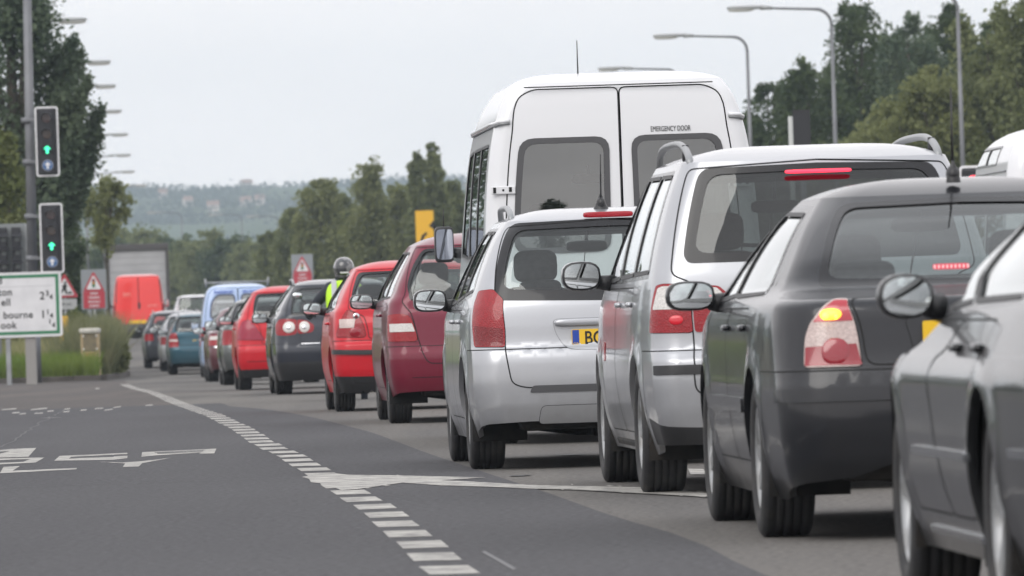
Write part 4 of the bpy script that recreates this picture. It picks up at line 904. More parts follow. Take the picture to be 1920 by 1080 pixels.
# ---------------------------------------------------------------- orange-red high van
L = 5.3
rows = [(.35, .90, .05, L-.15, .10), (.5, .93, .0, L, .10), (.62, .93, .0, L, .10), (.74, .925, .03, L-.05, .10), (1.1, .92, .035, L-.5, .10), (1.2, .915, .037, L-.85, .10), (1.6, .885, .045, L-1.2, .10), (2.0, .845, .055, L-1.5, .11), (2.3, .80, .07, L-1.75, .12), (2.44, .74, .10, L-2.0, .14)]
S = dict(L=L, w=.935, wb=3.2, ov=1.0, r=.33, tw=.2, track=1.62, belt=1.3, paint=VANRED, rows=rows, shell=dict(bow=.02, hc=.07, p=5, taper=.0), rearclear=.42,
    feats=[(('rear_door', [('R', .004, .72), ('R', .004, 2.42), ('R', .66, 2.42), ('R', .745, 2.3), ('R', .84, 1.3), ('R', .84, .72)]), dict(gap=.018, r=.06)),
           (('side_seal', [('R', .79, 1.50), ('R', .752, 2.3), ('R', .775, 2.32), ('R', .835, 1.50)], BLACK), dict(off=.004, r=.01)),
           (('tail_light', [('R', .85, 1.0), ('R', .85, 1.42), ('S', .15, 1.42), ('S', .15, 1.0)], REDLENS), dict(off=.02, r=.02))],
    windows=[[(3.0, 1.35), (3.0, 1.95), (3.4, 1.9), (3.7, 1.4)]], windscreen=True, mirror=(1.06, 3.8, 1.45, .09, .15, dict(body_x=.9)), mirrorpaint=BLACK, cab=dict(y0=2.6, y1=4.0, belt=1.3, dash=4.0, front=3.0, rear=1, mir=(3.8, 1.9), sh=.8, sz=.5), rearbench=False)
rear_bumper(S, .72); S['bumpermat'] = BUMPG
r_, sh_, o_ = car('delivery_van', (-14.42, 296.0), .056, S, 'orange red delivery van with windowless rear doors, directly behind the lorry', 'van', far=True)
number_plate(r_, -.05, .02, .80, w=.62, h=.12, s=''); mb = MB(); mb.box(-.03, .05, .0, .03, 1.28, 1.5, BLACK, .01); mb.build('door_handle', r_)
text('RM', .22, mat('pale_pink_ink', (.85, .35, .30), .6), 'faint_crest', o_[('rear_door', -1)], (-.42, .035, 1.78), sx=.9)
text('parcels', .12, mat('pale_pink_ink', (.85, .35, .30), .6), 'faint_lettering', o_[('rear_door', 1)], (.5, .032, 1.38))
# ---------------------------------------------------------------- lorry ahead of the van
zt = gz(330); LR_ = empty('box_lorry', (-15.15, 332, zt), .05, 'box lorry with a pale grey rear and dark frame ahead of the orange red van', 'lorry', 'vehicles queueing in one lane')
GREYW = mat('curtain_white', (.37, .37, .38), .6, noise=(1.2, (.31, .31, .32), .4, .7)); LF = mat('lorry_frame', (.06, .055, .055), .5)
mb = MB(); mb.box(-1.22, 1.22, .1, 8.5, 1.05, 3.82, GREYW, .03); mb.build('cargo_box', LR_)
mb = MB(); mb.box(-1.28, -1.16, -.02, .14, .95, 3.75, LF, .01); mb.box(1.16, 1.28, -.02, .14, .95, 3.75, LF, .01); mb.box(-1.28, 1.28, -.03, .2, 3.68, 3.95, LF, .03); mb.box(-1.28, 1.28, -.02, .14, .9, 1.06, LF, .01); mb.build('rear_frame', LR_)
mb = MB()
for i in range(9): mb.box(-1.15, 1.15, .06, .096, 1.08+i*.29, 1.08+i*.29+.28, GREYW, .008)
mb.build('roller_door', LR_)
mb = MB(); mb.box(-.95, -.72, .03, .06, 2.0, 2.3, mat('ochre_sign', (.35, .25, .1), .5)); mb.build('hazard_placard', LR_)
mb = MB(); mb.box(-1.0, 1.0, .3, 9.5, .6, .95, DARK, .02); mb.box(-1.2, 1.2, .0, .1, .55, .7, LF, .02); mb.build('chassis', LR_)
for s in (-1, 1):
    mb = MB(); mb.box(s*1.0-.14, s*1.0+.14, -.03, 0, .72, .86, REDLENS, .01); mb.build('tail_light', LR_)
    for y in (1.6, 2.9, 8.2):
        mb = MB(); mb.lathe([(-.14, .3), (-.14, .46), (-.10, .5), (.10, .5), (.14, .46), (.14, .3)], TYRE, 24, (s*1.05, y, .5)); mb.lathe([(-.13, .3), (-.1, .05), (.1, .05), (.13, .3)], ALLOY, 16, (s*1.05, y, .5)); mb.build('wheel', LR_)
mb = MB(); mb.box(-1.15, 1.15, 8.7, 10.4, .7, 3.0, mat('cab_white', (.6, .6, .62), .4), .12); mb.build('cab', LR_)
# ---------------------------------------------------------------- two pale cars far ahead in the next lane
S = sheet(4.5, .90, 2.65, .85, 1.72, WHITEP, belt=1.08, wt=.68, ytop=.30, yq=(.45, .6), three=False, more=lampset(.62, .76, .80, 1.02), glassw=(.60, .66))
pf = at(325, 600, 300); r_, sh_, o_ = car('off_road_car', (pf[0], 300), .06, S, 'tall white car seen over the black estate, right of the orange red van', group='vehicles in the next lane', far=True)
S = sheet(4.2, .86, 2.6, .8, 1.5, WHITEP, belt=1.0, wt=.62, ytop=.30, yq=(.45, .6), three=False, more=lampset(.62, .76, .80, .95), glassw=(.55, .62))
pf = at(373, 600, 285); r_, sh_, o_ = car('hatchback_car', (pf[0]+.05, 285), .06, S, 'white low car barely showing between the tall white car and the light blue van', group='vehicles in the next lane', far=True)
# ---------------------------------------------------------------- white high-top camper in the outer lane, cropped by the frame
L = 5.4
rows = [(.30, .88, .05, L-.15, .12), (.46, .93, .01, L, .12), (.62, .95, 0, L, .12), (.78, .95, .03, L-.03, .12), (1.10, .948, .04, L-.5, .12), (1.22, .94, .045, L-.95, .12), (1.5, .925, .06, L-1.25, .13), (1.85, .90, .08, L-1.5, .14), (2.08, .885, .10, L-1.58, .16),
        (2.30, .86, .12, L-1.60, .18), (2.48, .80, .15, L-1.80, .20), (2.60, .70, .20, L-2.1, .22), (2.66, .60, .26, L-2.4, .24)]
S = dict(L=L, w=.952, wb=3.2, ov=1.05, r=.33, tw=.2, track=1.66, belt=1.20, paint=WHITEP, rows=rows, shell=dict(bow=.03, hc=.08, p=3, taper=.0, ftaper=.12), rearclear=.38,
    feats=[(('tail_light', [('R', .80, .9), ('R', .80, 1.3), ('S', .2, 1.3), ('S', .2, .9)], REDLENS), dict(off=.01, r=.02)),
           (('high_window_seal', [('S', 1.35, 2.31), ('S', 1.35, 2.52), ('S', 3.15, 2.53), ('S', 3.6, 2.31)], FRIT), dict(r=.06, off=.004)),
           (('high_window', [('S', 1.43, 2.33), ('S', 1.43, 2.50), ('S', 2.35, 2.50), ('S', 2.35, 2.33)], glass('camper_glass', (.7, .75, .78), 2.2)), dict(kind='glass', r=.04)),
           (('high_window_front', [('S', 2.42, 2.33), ('S', 2.42, 2.50), ('S', 3.10, 2.50), ('S', 3.45, 2.33)], glass('camper_glass', (.7, .75, .78), 2.2)), dict(kind='glass', r=.04)),
           (('roof_join', [('S', .4, 2.225), ('S', 3.7, 2.225), ('S', 3.7, 2.245), ('S', .4, 2.245)], FRIT), dict(off=.006, r=0))],
    windows=[[(.5, 1.28), (.52, 1.80), (2.0, 1.80), (2.0, 1.28)], [(2.2, 1.28), (2.2, 1.80), (3.1, 1.80), (3.5, 1.30)]], windscreen=True, mirror=(1.06, 3.5, 1.32, .09, .12, dict(body_x=.9)), mirrorpaint=BLACK,
    cab=dict(y0=.4, y1=3.5, belt=1.15, dash=3.4, front=2.5, rear=1, mir=(3.2, 1.7), sh=.75, sz=.4), rearbench=False)
rear_bumper(S, .76)
r_, sh_, o_ = car('camper_van', (5.12, 86.5), .055, S, 'white high-top camper van in the outer lane at the right edge of the photo', 'van', group='vehicles in the next lane')
number_plate(r_, 0, .03, .9, s='')
# ------------------------------------------------------------------ ground, road and markings
def interp(T, y):
    if y <= T[0][0]: return T[0][1]+(T[1][1]-T[0][1])*(y-T[0][0])/(T[1][0]-T[0][0])
    for a, b in zip(T, T[1:]):
        if y <= b[0]: return a[1]+(b[1]-a[1])*(y-a[0])/(b[0]-a[0])
    a, b = T[-2:]; return b[1]+(b[1]-a[1])*(y-b[0])/(b[0]-a[0])
LINE = [(-60, 4.6), (30.5, -.283), (36.15, -.517), (41.25, -.76), (49, -1.186), (55.2, -1.51), (60.8, -1.86), (70.6, -2.38), (83.1, -3.13), (99.1, -4.11), (120, -5.30), (139.3, -6.49), (155, -7.37), (175, -8.45), (200, -9.5)]
EDGE = [(178, -8.85), (195, -9.15), (205, -9.75), (215, -10.4), (265, -13.2), (330, -17.5), (450, -27), (620, -44), (900, -80)]
RIGHT = [(-60, 16), (0, 12.5), (100, 7.3), (200, 1.6), (265, -2.2), (330, -6.4), (450, -15.5), (620, -32), (900, -68)]
KB = [k[0] for k in K if 0 < k[0] < 900]
def rows_between(a, b, st=6):
    r = {a, b}; y = math.ceil(a/st)*st
    while y < b: r.add(y); y += st
    r |= {k for k in KB if a < k < b}
    return sorted(r)
def sheet_mesh(name, ya, yb, xl, xr, off, m, kind='structure', st=6, nx=1):
    mb = MB(); ys = rows_between(ya, yb, st); P = []; F = []
    for y in ys:
        a, b = xl(y), xr(y)
        for i in range(nx+1): P.append((a+(b-a)*i/nx, y, gz(y)+off))
    for j in range(len(ys)-1):
        for i in range(nx): q = j*(nx+1)+i; F.append((q, q+1, q+nx+2, q+nx+1))
    mb.add(P, F, m, False); o = mb.build(name)
    if kind: o['kind'] = kind
    return o
def asphalt(name, c1, c2, patchy=.35, wear=(.16, .15, .14)):
    m = bpy.data.materials.new(name); m.use_nodes = True; t = m.node_tree; p = t.nodes['Principled BSDF']; p.inputs['Roughness'].default_value = .88; p.inputs['Specular IOR Level'].default_value = .25
    c = N(t, 'ShaderNodeTexCoord')
    def noise(scale, det, st=(1, 1, 1)):
        mp = N(t, 'ShaderNodeMapping'); mp.inputs['Scale'].default_value = st; t.links.new(c.outputs['Object'], mp.inputs[0])
        n = N(t, 'ShaderNodeTexNoise'); n.inputs['Scale'].default_value = scale; n.inputs['Detail'].default_value = det; t.links.new(mp.outputs[0], n.inputs[0]); return n
    def rng(n, a, b, lo=0., hi=1.):
        r = N(t, 'ShaderNodeMapRange'); r.inputs[1].default_value = a; r.inputs[2].default_value = b; r.inputs[3].default_value = lo; r.inputs[4].default_value = hi; t.links.new(n.outputs[0], r.inputs[0]); return r
    big = rng(noise(.45, 8, (1, .16, 1)), .38, .62); fine = rng(noise(30, 4), .32, .68, .60, 1.42); streak = rng(noise(1.1, 6, (1, .03, 1)), .48, .66, 0, patchy)
    x = N(t, 'ShaderNodeMix', data_type='RGBA'); x.inputs[6].default_value = (*c1, 1); x.inputs[7].default_value = (*c2, 1); t.links.new(big.outputs[0], x.inputs[0])
    x2 = N(t, 'ShaderNodeMix', data_type='RGBA'); x2.inputs[7].default_value = (*wear, 1); t.links.new(x.outputs[2], x2.inputs[6]); t.links.new(streak.outputs[0], x2.inputs[0])
    v = N(t, 'ShaderNodeVectorMath', operation='SCALE'); t.links.new(x2.outputs[2], v.inputs[0]); t.links.new(fine.outputs[0], v.inputs['Scale']); t.links.new(v.outputs[0], p.inputs['Base Color'])
    b = N(t, 'ShaderNodeBump'); b.inputs['Strength'].default_value = .5; b.inputs['Distance'].default_value = .01; t.links.new(fine.outputs[0], b.inputs['Height']); t.links.new(b.outputs[0], p.inputs['Normal'])
    return m
A_OLD = asphalt('road_old', (.128, .120, .112), (.098, .094, .091), .45, (.165, .155, .142)); A_NEW = asphalt('road_dark', (.072, .071, .076), (.062, .061, .066), .25, (.082, .081, .085)); A_BROWN = asphalt('road_brown', (.092, .082, .078), (.076, .070, .068), .5, (.115, .10, .092))
FIELD = mat('field_grass', (.055, .085, .025), .95, noise=(.05, (.09, .11, .035), .4, .6))
o = sheet_mesh('ground', -300, 900, lambda y: -1400, lambda y: 1400, -.07, FIELD, st=100)
o = sheet_mesh('road', -60, 900, lambda y: -70 if y <= 178 else interp(EDGE, y), lambda y: interp(RIGHT, y), 0, A_OLD)
# fix the step where the junction mouth ends: rows at 178 are exact
sheet_mesh('side_road_surface', 95, 178, lambda y: -70, lambda y: interp(LINE, y)+.1, .0015, A_BROWN)
edge_px = [(1470, 1095), (1391, 1062), (1302, 1013), (1145, 968), (1033, 927), (925, 892), (800, 850), (700, 812), (600, 786), (500, 768), (420, 761)]
ED = sorted((on_ground(*p)[1], on_ground(*p)[0]) for p in edge_px)
ED = [(-60, ED[0][1]+4.2)]+ED
sheet_mesh('road_resurfaced', -60, ED[-1][0], lambda y: -70, lambda y: interp(ED, y), .003, A_NEW, st=2)
sheet_mesh('road_resurfaced', ED[-1][0], 95.5, lambda y: -70, lambda y: interp(LINE, y)+.45, .003, A_NEW, st=3)
WHITE = bpy.data.materials.new('road_paint'); WHITE.use_nodes = True; t = WHITE.node_tree; p_ = t.nodes['Principled BSDF']; p_.inputs['Roughness'].default_value = .7
c_ = N(t, 'ShaderNodeTexCoord'); n1 = N(t, 'ShaderNodeTexNoise'); n1.inputs['Scale'].default_value = 5; n1.inputs['Detail'].default_value = 9; n1.inputs['Roughness'].default_value = .75; t.links.new(c_.outputs['Object'], n1.inputs[0])
r1 = N(t, 'ShaderNodeValToRGB'); r1.color_ramp.elements[0].position = .40; r1.color_ramp.elements[0].color = (.15, .145, .14, 1); r1.color_ramp.elements[1].position = .60; r1.color_ramp.elements[1].color = (.47, .455, .42, 1)
t.links.new(n1.outputs[0], r1.inputs[0]); t.links.new(r1.outputs[0], p_.inputs['Base Color'])
def ground_poly(mb, pts, off=.005, px=True, scale=None):
    P = [on_ground(*q) if px else q for q in pts]
    mb.add([(x, y, gz(y)+off) for x, y in P], [tuple(range(len(P)))], WHITE, False)
mb = MB(); y = 26.2; rnd = random.Random(3)
while y < 158:
    ln = 1.02+rnd.uniform(-.05, .05) if y < 95 else 1.3
    j = rnd.uniform(-.008, .008); w = .185 if y < 110 else .17
    a, b = interp(LINE, y)+j-w/2, interp(LINE, y+ln)+j-w/2; e1, e2 = rnd.uniform(-.05, .05), rnd.uniform(-.05, .05)
    mb.add([(a, y+e1, gz(y)+.005), (a+w, y+e2, gz(y)+.005), (b+w, y+ln+e2, gz(y+ln)+.005), (b, y+ln+e1, gz(y+ln)+.005)], [(0, 1, 2, 3)], WHITE, False)
    y += 1.70
o = mb.build('lane_line'); o['kind'] = 'structure'
mb = MB()
ground_poly(mb, [(566, 896), (584, 893), (590, 889), (612, 891), (630, 889.5), (652, 892), (733, 893), (818, 895), (912, 897), (870, 900), (827, 902), (921, 907), (1010, 912), (1122, 914), (1203, 916), (1333, 927), (1420, 934), (1420, 940), (1333, 934), (1203, 927), (1078, 920), (988, 918), (921, 915), (827, 912), (755, 907), (719, 912), (670, 919), (640, 921), (627, 916), (606, 914), (600, 908), (583, 906), (580, 900)], .0062)
ground_poly(mb, [(1290, 880), (1318, 881), (1330, 891), (1295, 891)])
for k in range(20):
    tx = rnd.uniform(600, 1400); ty = (893 if tx < 912 else interp([(912, 905), (1203, 915), (1420, 934)], tx)) if k % 2 else interp([(600, 922), (670, 918), (755, 907), (921, 914), (1203, 927), (1420, 940)], tx)
    w_ = rnd.uniform(5, 22); ground_poly(mb, [(tx, ty-.6), (tx+w_*.4, ty-1.3), (tx+w_, ty+.1), (tx+w_*.5, ty+.9)], .0056)
o = mb.build('taper_marking'); o['kind'] = 'structure'
mb = MB(); ground_poly(mb, [(903, 1037), (909, 1035), (968, 1068), (962, 1071)], .005); mb.mats[0] = mat('scuff', (.15, .15, .155), .8); o = mb.build('road_scuff'); o['kind'] = 'structure'
mb = MB()
Z1 = lambda pts: [(a/3, 780+b/3) for a, b in pts]
for poly in ([(-60, 200), (60, 189), (205, 183), (160, 233), (0, 238), (-40, 226), (60, 200), (-60, 208)], [(-60, 244), (250, 237), (200, 266), (-60, 279), (-60, 270), (130, 262), (170, 246), (-60, 254)],
             [(0, 326), (20, 290), (112, 286), (70, 312), (432, 296), (430, 304)], [(305, 256), (335, 228), (718, 211), (716, 218), (400, 234), (388, 244), (718, 227), (716, 241), (640, 250)],
             [(795, 233), (800, 207), (1218, 187), (1205, 214), (1120, 217), (1130, 209), (872, 226)], [(550, 261), (690, 265), (800, 258), (965, 238), (800, 270), (780, 289), (690, 291), (705, 271)]):
    ground_poly(mb, Z1(poly), .005)
o = mb.build('worn_road_lettering'); o['kind'] = 'structure'
mb = MB()
for poly in ([(885, 217), (1140, 204), (1142, 201), (885, 212)], [(870, 212), (1150, 198), (1150, 195), (870, 209)], [(400, 242), (640, 236), (640, 232), (410, 239)]):
    ground_poly(mb, Z1(poly), .0062)
mb.mats[0] = mat('letter_gap', (.10, .10, .104), .88); o = mb.build('lettering_wear'); o['kind'] = 'structure'
mb = MB()
for x0, y0, x1, y1 in ((3, 770, 30, 768), (22, 776, 36, 775), (57, 770, 88, 767), (64, 777, 80, 776), (88, 773, 100, 772), (36, 778, 48, 777), (177, 768, 193, 767), (195, 771, 211, 769), (212, 766, 226, 764), (272, 762, 286, 761), (120, 769, 131, 768), (118, 774, 130, 773), (178, 730, 186, 730), (150, 771, 162, 770)):
    ground_poly(mb, [(x0, y0), (x1, y1), (x1+1, y1-2), (x0+2, y0-2)], .005)
o = mb.build('worn_road_marks'); o['kind'] = 'structure'
mb = MB(); TAR = mat('tar_seam', (.030, .030, .032), .6)
def seam(x, y, x2, y2, w, n=26, j=.05):
    px_, py_ = x, y
    for k in range(1, n+1):
        t_ = k/n; nx_ = x+(x2-x)*t_+rnd.uniform(-j, j); ny_ = y+(y2-y)*t_; d = Vector((nx_-px_, ny_-py_)).normalized(); q = Vector((-d.y, d.x))*w*rnd.uniform(.5, 1)/2
        mb.add([(px_-q.x, py_-q.y, gz(py_)+.0042), (px_+q.x, py_+q.y, gz(py_)+.0042), (nx_+q.x, ny_+q.y, gz(ny_)+.0042), (nx_-q.x, ny_-q.y, gz(ny_)+.0042)], [(0, 1, 2, 3)], TAR, False); px_, py_ = nx_, ny_
seam(-2.7, 29, -5.2, 95, .022, 60, .03); seam(-9, 47.5, -1.4, 48.3, .05, 30, .10); 
o = mb.build('tar_seams'); o['kind'] = 'structure'
mb = MB(); SPOT = mat('oil_spot', (.038, .037, .037), .5)
for k in range(12):
    y = rnd.uniform(45, 90); x = interp(LINE, y)+(rnd.gauss(1.6, .35) if k % 3 else rnd.uniform(-4, 0)); r_ = rnd.uniform(.03, .13); mb.add([(x+r_*rnd.uniform(.6, 1.2)*math.cos(a*.7), y+r_*2*rnd.uniform(.6, 1.2)*math.sin(a*.7), gz(y)+.0046) for a in range(9)], [tuple(range(9))], SPOT, False)
o = mb.build('oil_spots'); o['kind'] = 'structure'
# ------------------------------------------------------------------ verge with its kerb
SOIL = mat('verge_soil', (.06, .065, .03), .95, noise=(1.5, (.10, .09, .05), .4, .65)); KERB = mat('kerb_stone', (.085, .075, .068), .85, noise=(3, (.05, .045, .04), .4, .65), bump=(20, .3, .01))
sheet_mesh('verge', 178.25, 900, lambda y: -70, lambda y: interp(EDGE, y)-.13, .115, SOIL)
mb = MB()
x = -69.9
while x < -8.99:     # kerb stones across the mouth
    x1 = min(x+.9, -8.98); mb.box(x, x1-.01, 178.12, 178.27, gz(178.2)-.1, gz(178.2)+.12+rnd.uniform(-.006, .006), KERB, .012); x += .9
o = mb.build('kerb_across'); o['kind'] = 'structure'
mb = MB(); y = 178.27
while y < 330:
    y1 = y+.9; a, b = interp(EDGE, y), interp(EDGE, y1); h = .12; zz = gz(y); z2 = gz(y1)
    mb.add([(a-.14, y, zz-.1), (a, y, zz-.1), (a-.015, y, zz+h), (a-.14, y, zz+h), (b-.14, y1-.01, z2-.1), (b, y1-.01, z2-.1), (b-.015, y1-.01, z2+h), (b-.14, y1-.01, z2+h)], [(0, 1, 2, 3), (5, 4, 7, 6), (1, 5, 6, 2), (2, 6, 7, 3), (4, 0, 3, 7)], KERB, False); y = y1
o = mb.build('kerb'); o['kind'] = 'structure'
sheet_mesh('far_verge', -60, 900, lambda y: interp(RIGHT, y)+.15, lambda y: 60, .10, SOIL)
# ------------------------------------------------------------------ plants
import numpy as np
def leafmat(name, c1, c2, sc=.9):
    if name in MATS: return MATS[name]
    m = bpy.data.materials.new(name); m.use_nodes = True; t = m.node_tree; t.nodes.clear(); o = N(t, 'ShaderNodeOutputMaterial')
    c = N(t, 'ShaderNodeTexCoord'); n = N(t, 'ShaderNodeTexNoise'); n.inputs['Scale'].default_value = sc; n.inputs['Detail'].default_value = 3; t.links.new(c.outputs['Object'], n.inputs[0])
    r = N(t, 'ShaderNodeMapRange'); r.inputs[1].default_value = .38; r.inputs[2].default_value = .62; t.links.new(n.outputs[0], r.inputs[0])
    x = N(t, 'ShaderNodeMix', data_type='RGBA'); x.inputs[6].default_value = (*c1, 1); x.inputs[7].default_value = (*c2, 1); t.links.new(r.outputs[0], x.inputs[0])
    d = N(t, 'ShaderNodeBsdfPrincipled'); d.inputs['Roughness'].default_value = .6; d.inputs['Specular IOR Level'].default_value = .3; t.links.new(x.outputs[2], d.inputs['Base Color'])
    tr = N(t, 'ShaderNodeBsdfTranslucent'); t.links.new(x.outputs[2], tr.inputs[0]); a = N(t, 'ShaderNodeMixShader'); a.inputs[0].default_value = .5
    t.links.new(d.outputs[0], a.inputs[1]); t.links.new(tr.outputs[0], a.inputs[2]); t.links.new(a.outputs[0], o.inputs[0]); MATS[name] = m; return m
def leaves(name, C, size, m, parent, seed, up=.35, asp=.62):
    "one quad leaf cluster per centre"
    g = np.random.default_rng(seed); n = len(C); a = g.normal(size=(n, 3)); a[:, 2] += up*0; nrm = a/np.linalg.norm(a, axis=1)[:, None]
    r = g.normal(size=(n, 3)); u = np.cross(nrm, r); u /= np.linalg.norm(u, axis=1)[:, None]; v = np.cross(nrm, u)
    s = size*g.uniform(.6, 1.35, n)[:, None]
    P = np.stack([C-u*s*.5, C+v*s*asp*.5+u*s*.05, C+u*s*.5, C-v*s*asp*.5+u*s*.05], 1).reshape(-1, 3).astype(np.float32)
    me = bpy.data.meshes.new(name); me.vertices.add(4*n); me.vertices.foreach_set('co', P.ravel()); me.loops.add(4*n); me.loops.foreach_set('vertex_index', np.arange(4*n, dtype=np.int32))
    me.polygons.add(n); me.polygons.foreach_set('loop_start', np.arange(0, 4*n, 4, dtype=np.int32)); me.materials.append(m); me.update(calc_edges=True); me.validate()
    return link(name, me, parent)
BARK = mat('bark', (.10, .085, .065), .9, noise=(4, (.05, .045, .035), .4, .6))
def cluster(g, cen, rad, n, sub=9):
    "leaf centres gathered into sub-clumps over an ellipsoid"
    d = g.normal(size=(sub, 3)); d /= np.linalg.norm(d, axis=1)[:, None]; sc = d*g.uniform(.35, 1.0, (sub, 1))
    k = g.integers(0, sub, n); p = sc[k]+g.normal(size=(n, 3))*.24
    return np.array(cen)+p*np.array(rad)
def tree(name, label, px, ytop, wpx, Y, m, seed, n=6500, leaf=.2, shape='oval', cat='tree', group=None, open_=1.0, low=.0, base=None, sub=9):
    "crown whose top stands at photo pixel (px, ytop) and which is wpx pixels wide at distance Y"
    X, zt = at(px, ytop, Y); zg = gz(Y) if base is None else base; H_ = zt-zg; Rm = wpx/FPX*Y/2; g = np.random.default_rng(seed)
    root = empty(name, (X, Y, zg), g.uniform(0, 6), label, cat, group)
    C = []; nc = 30; sh = {'oval': lambda h: math.sqrt(max(0, 1-max(0, (h-.4)/.63)**1.9)) if h > .4 else .75+.25*h/.4, 'cone': lambda h: (1-h)**.5*(.75+.25*min(1, h*5)), 'round': lambda h: math.sqrt(max(0, 1-max(0,(h-.45)/.62)**2)) if h > .45 else .72+.28*h/.45, 'bush': lambda h: math.sqrt(max(0, 1-h*h))}[shape]
    h0 = low
    limbs = []
    for i in range(nc):
        h = ((i+.5)/nc)**.9*.93+g.uniform(-.02, .02); h = min(.96, max(.02, h)); rr = Rm*sh(h)*(.85+.15*g.uniform()); a = g.uniform(0, 2*math.pi); f = g.uniform(.35, .82)
        cz = (h0+(1-h0)*h)*H_; cr = Rm*(.26+.24*g.uniform())*(1 if h < .8 else .72)
        cx, cy = rr*f*math.cos(a), rr*f*math.sin(a); limbs.append((cx, cy, cz))
        C.append(cluster(g, (cx, cy, cz), (cr, cr, cr*1.05), int(n/nc), sub))
    # twigs at the top and a thin inner fill
    C.append(cluster(g, (Rm*.1, 0, H_*.955), (Rm*.22, Rm*.22, H_*.035), n//40, 6))
    nf = int(n*.35*open_); hh = g.uniform(.03, .92, nf); aa = g.uniform(0, 2*math.pi, nf); rr = Rm*np.array([sh(x) for x in hh])*np.sqrt(g.uniform(0, 1, nf))*.85
    C.append(np.stack([rr*np.cos(aa), rr*np.sin(aa), (h0+(1-h0)*hh)*H_], 1))
    C = np.concatenate(C); C = C[C[:, 2] > .05]
    leaves('crown', C, leaf, m, root, seed+1)
    mb = MB(); tr = max(.06, H_*.018); mb.tube([(0, 0, 0), (.03*H_*.3, 0, H_*.35), (0, .02, H_*.7), (0, 0, H_*.93)], [tr, tr*.75, tr*.4, tr*.12], BARK, 9)
    for l in limbs[::3]: mb.tube([(0, 0, max(.2, l[2]*.72)), (l[0]*.5, l[1]*.5, l[2]*.86), l], [tr*.35, tr*.22, tr*.07], BARK, 6)
    mb.build('trunk', root); return root
G_DARK = leafmat('leaves_dark', (.052, .082, .036), (.10, .135, .058)); G_OLIVE = leafmat('leaves_olive', (.165, .185, .07), (.24, .26, .11)); G_MID = leafmat('leaves_mid', (.14, .165, .07), (.21, .235, .105))
G_BLUE = leafmat('leaves_blue_green', (.085, .125, .08), (.135, .175, .105)); G_LIGHT = leafmat('leaves_light', (.15, .18, .06), (.23, .25, .10))
# right-hand wood
R_ = [('dark tree deep in the wood behind the tallest dark tree', 1655, 60, 200, 318, G_DARK, 'oval'), ('dark tree deep in the wood behind the first lamp column', 1560, 120, 170, 315, G_DARK, 'oval'), ('dark tree deep in the wood above the olive trees', 1770, 50, 220, 320, G_DARK, 'oval'), ('small dark tree at the left end of the right-hand wood', 1438, 150, 120, 292, G_DARK, 'round'), ('dark tree behind the street lamp nearest the minibus', 1512, 108, 150, 290, G_DARK, 'oval'),
      ('tallest dark tree of the right-hand wood', 1612, -8, 185, 296, G_DARK, 'oval'), ('dark round-topped tree right of the tallest dark tree', 1700, 22, 150, 292, G_BLUE, 'round'), ('dark tree rising behind the rightmost lamp column', 1775, -4, 130, 298, G_DARK, 'oval'),
      ('dark tree filling the wood behind the olive trees', 1850, 30, 160, 300, G_DARK, 'round'), ('low olive tree with a pointed top beside the dark signal back', 1585, 262, 150, 262, G_OLIVE, 'round'), ('mid olive tree in the centre of the right-hand wood', 1660, 190, 190, 256, G_OLIVE, 'oval'),
      ('broad olive tree left of the rightmost lamp column', 1745, 120, 200, 250, G_OLIVE, 'oval'), ('tall olive tree right of the rightmost lamp column', 1850, 20, 210, 252, G_MID, 'oval'), ('tall green tree cut by the right edge of the photo', 1935, -20, 190, 248, G_MID, 'oval'),
      ('small green tree low in front of the dark wood by the lamp column', 1400, 205, 70, 294, G_DARK, 'bush')]
for i, (lb, px, yt, w_, Y, m, sp) in enumerate(R_): tree('broadleaf_tree', lb, px, yt, w_*1.3, Y, m, 100+i*7, n=13000, leaf=.18, shape=sp, group='trees of the right-hand wood')
# trees in the middle distance
M_ = [('low tree at the left foot of the middle trees', 512, 432, 70, 420, G_MID, 'round'), ('grey green tree left of the first tall middle tree', 548, 385, 80, 415, G_MID, 'oval'), ('first tall tree of the middle group with a rounded top', 598, 330, 110, 405, G_OLIVE, 'oval'),
      ('narrow tree between the two broader middle trees', 645, 362, 80, 410, G_MID, 'oval'), ('broad pointed tree in the centre of the middle group', 692, 306, 120, 398, G_OLIVE, 'cone'), ('leafy tree behind the yellow sign and left of the tallest', 742, 345, 90, 402, G_OLIVE, 'oval'),
      ('slim pointed tree left of the tallest middle tree', 778, 284, 62, 392, G_MID, 'cone'), ('tallest slim tree of the middle group above the yellow sign', 812, 266, 72, 395, G_MID, 'cone'), ('sloping tree at the right end of the middle group', 846, 335, 80, 400, G_MID, 'cone'), ('low bush tree beside the minibus mirror', 872, 400, 60, 396, G_MID, 'oval')]
for i, (lb, px, yt, w_, Y, m, sp) in enumerate(M_): tree('broadleaf_tree', lb, px, yt, w_*1.3, Y, m, 300+i*5, n=9000, leaf=.21, shape=sp, group='trees in the middle distance')
B_ = [(200, 445), (235, 428), (275, 424), (315, 440), (352, 452), (398, 428), (432, 440), (470, 452), (505, 448), (540, 455), (455, 470), (150, 440)]
W_ = ['leftmost', 'second', 'third', 'fourth', 'fifth', 'sixth', 'seventh', 'eighth', 'ninth', 'tenth', 'low', 'hidden']
LBF = ['green tree rising left above the lorry roof', 'bushy tree over the left corner of the lorry', 'rounded tree over the right half of the lorry', 'tree just right of the lorry in the far band', 'dark tree above the two white cars', 'broad tree behind the light blue van', 'tree over the right half of the light blue van', 'small tree right of the light blue van roof', 'tree behind the round-topped red hatchback', 'tree left of the middle-distance traffic sign', 'low bush tree in front of the far band', 'tree at the far left behind the grey backed sign']
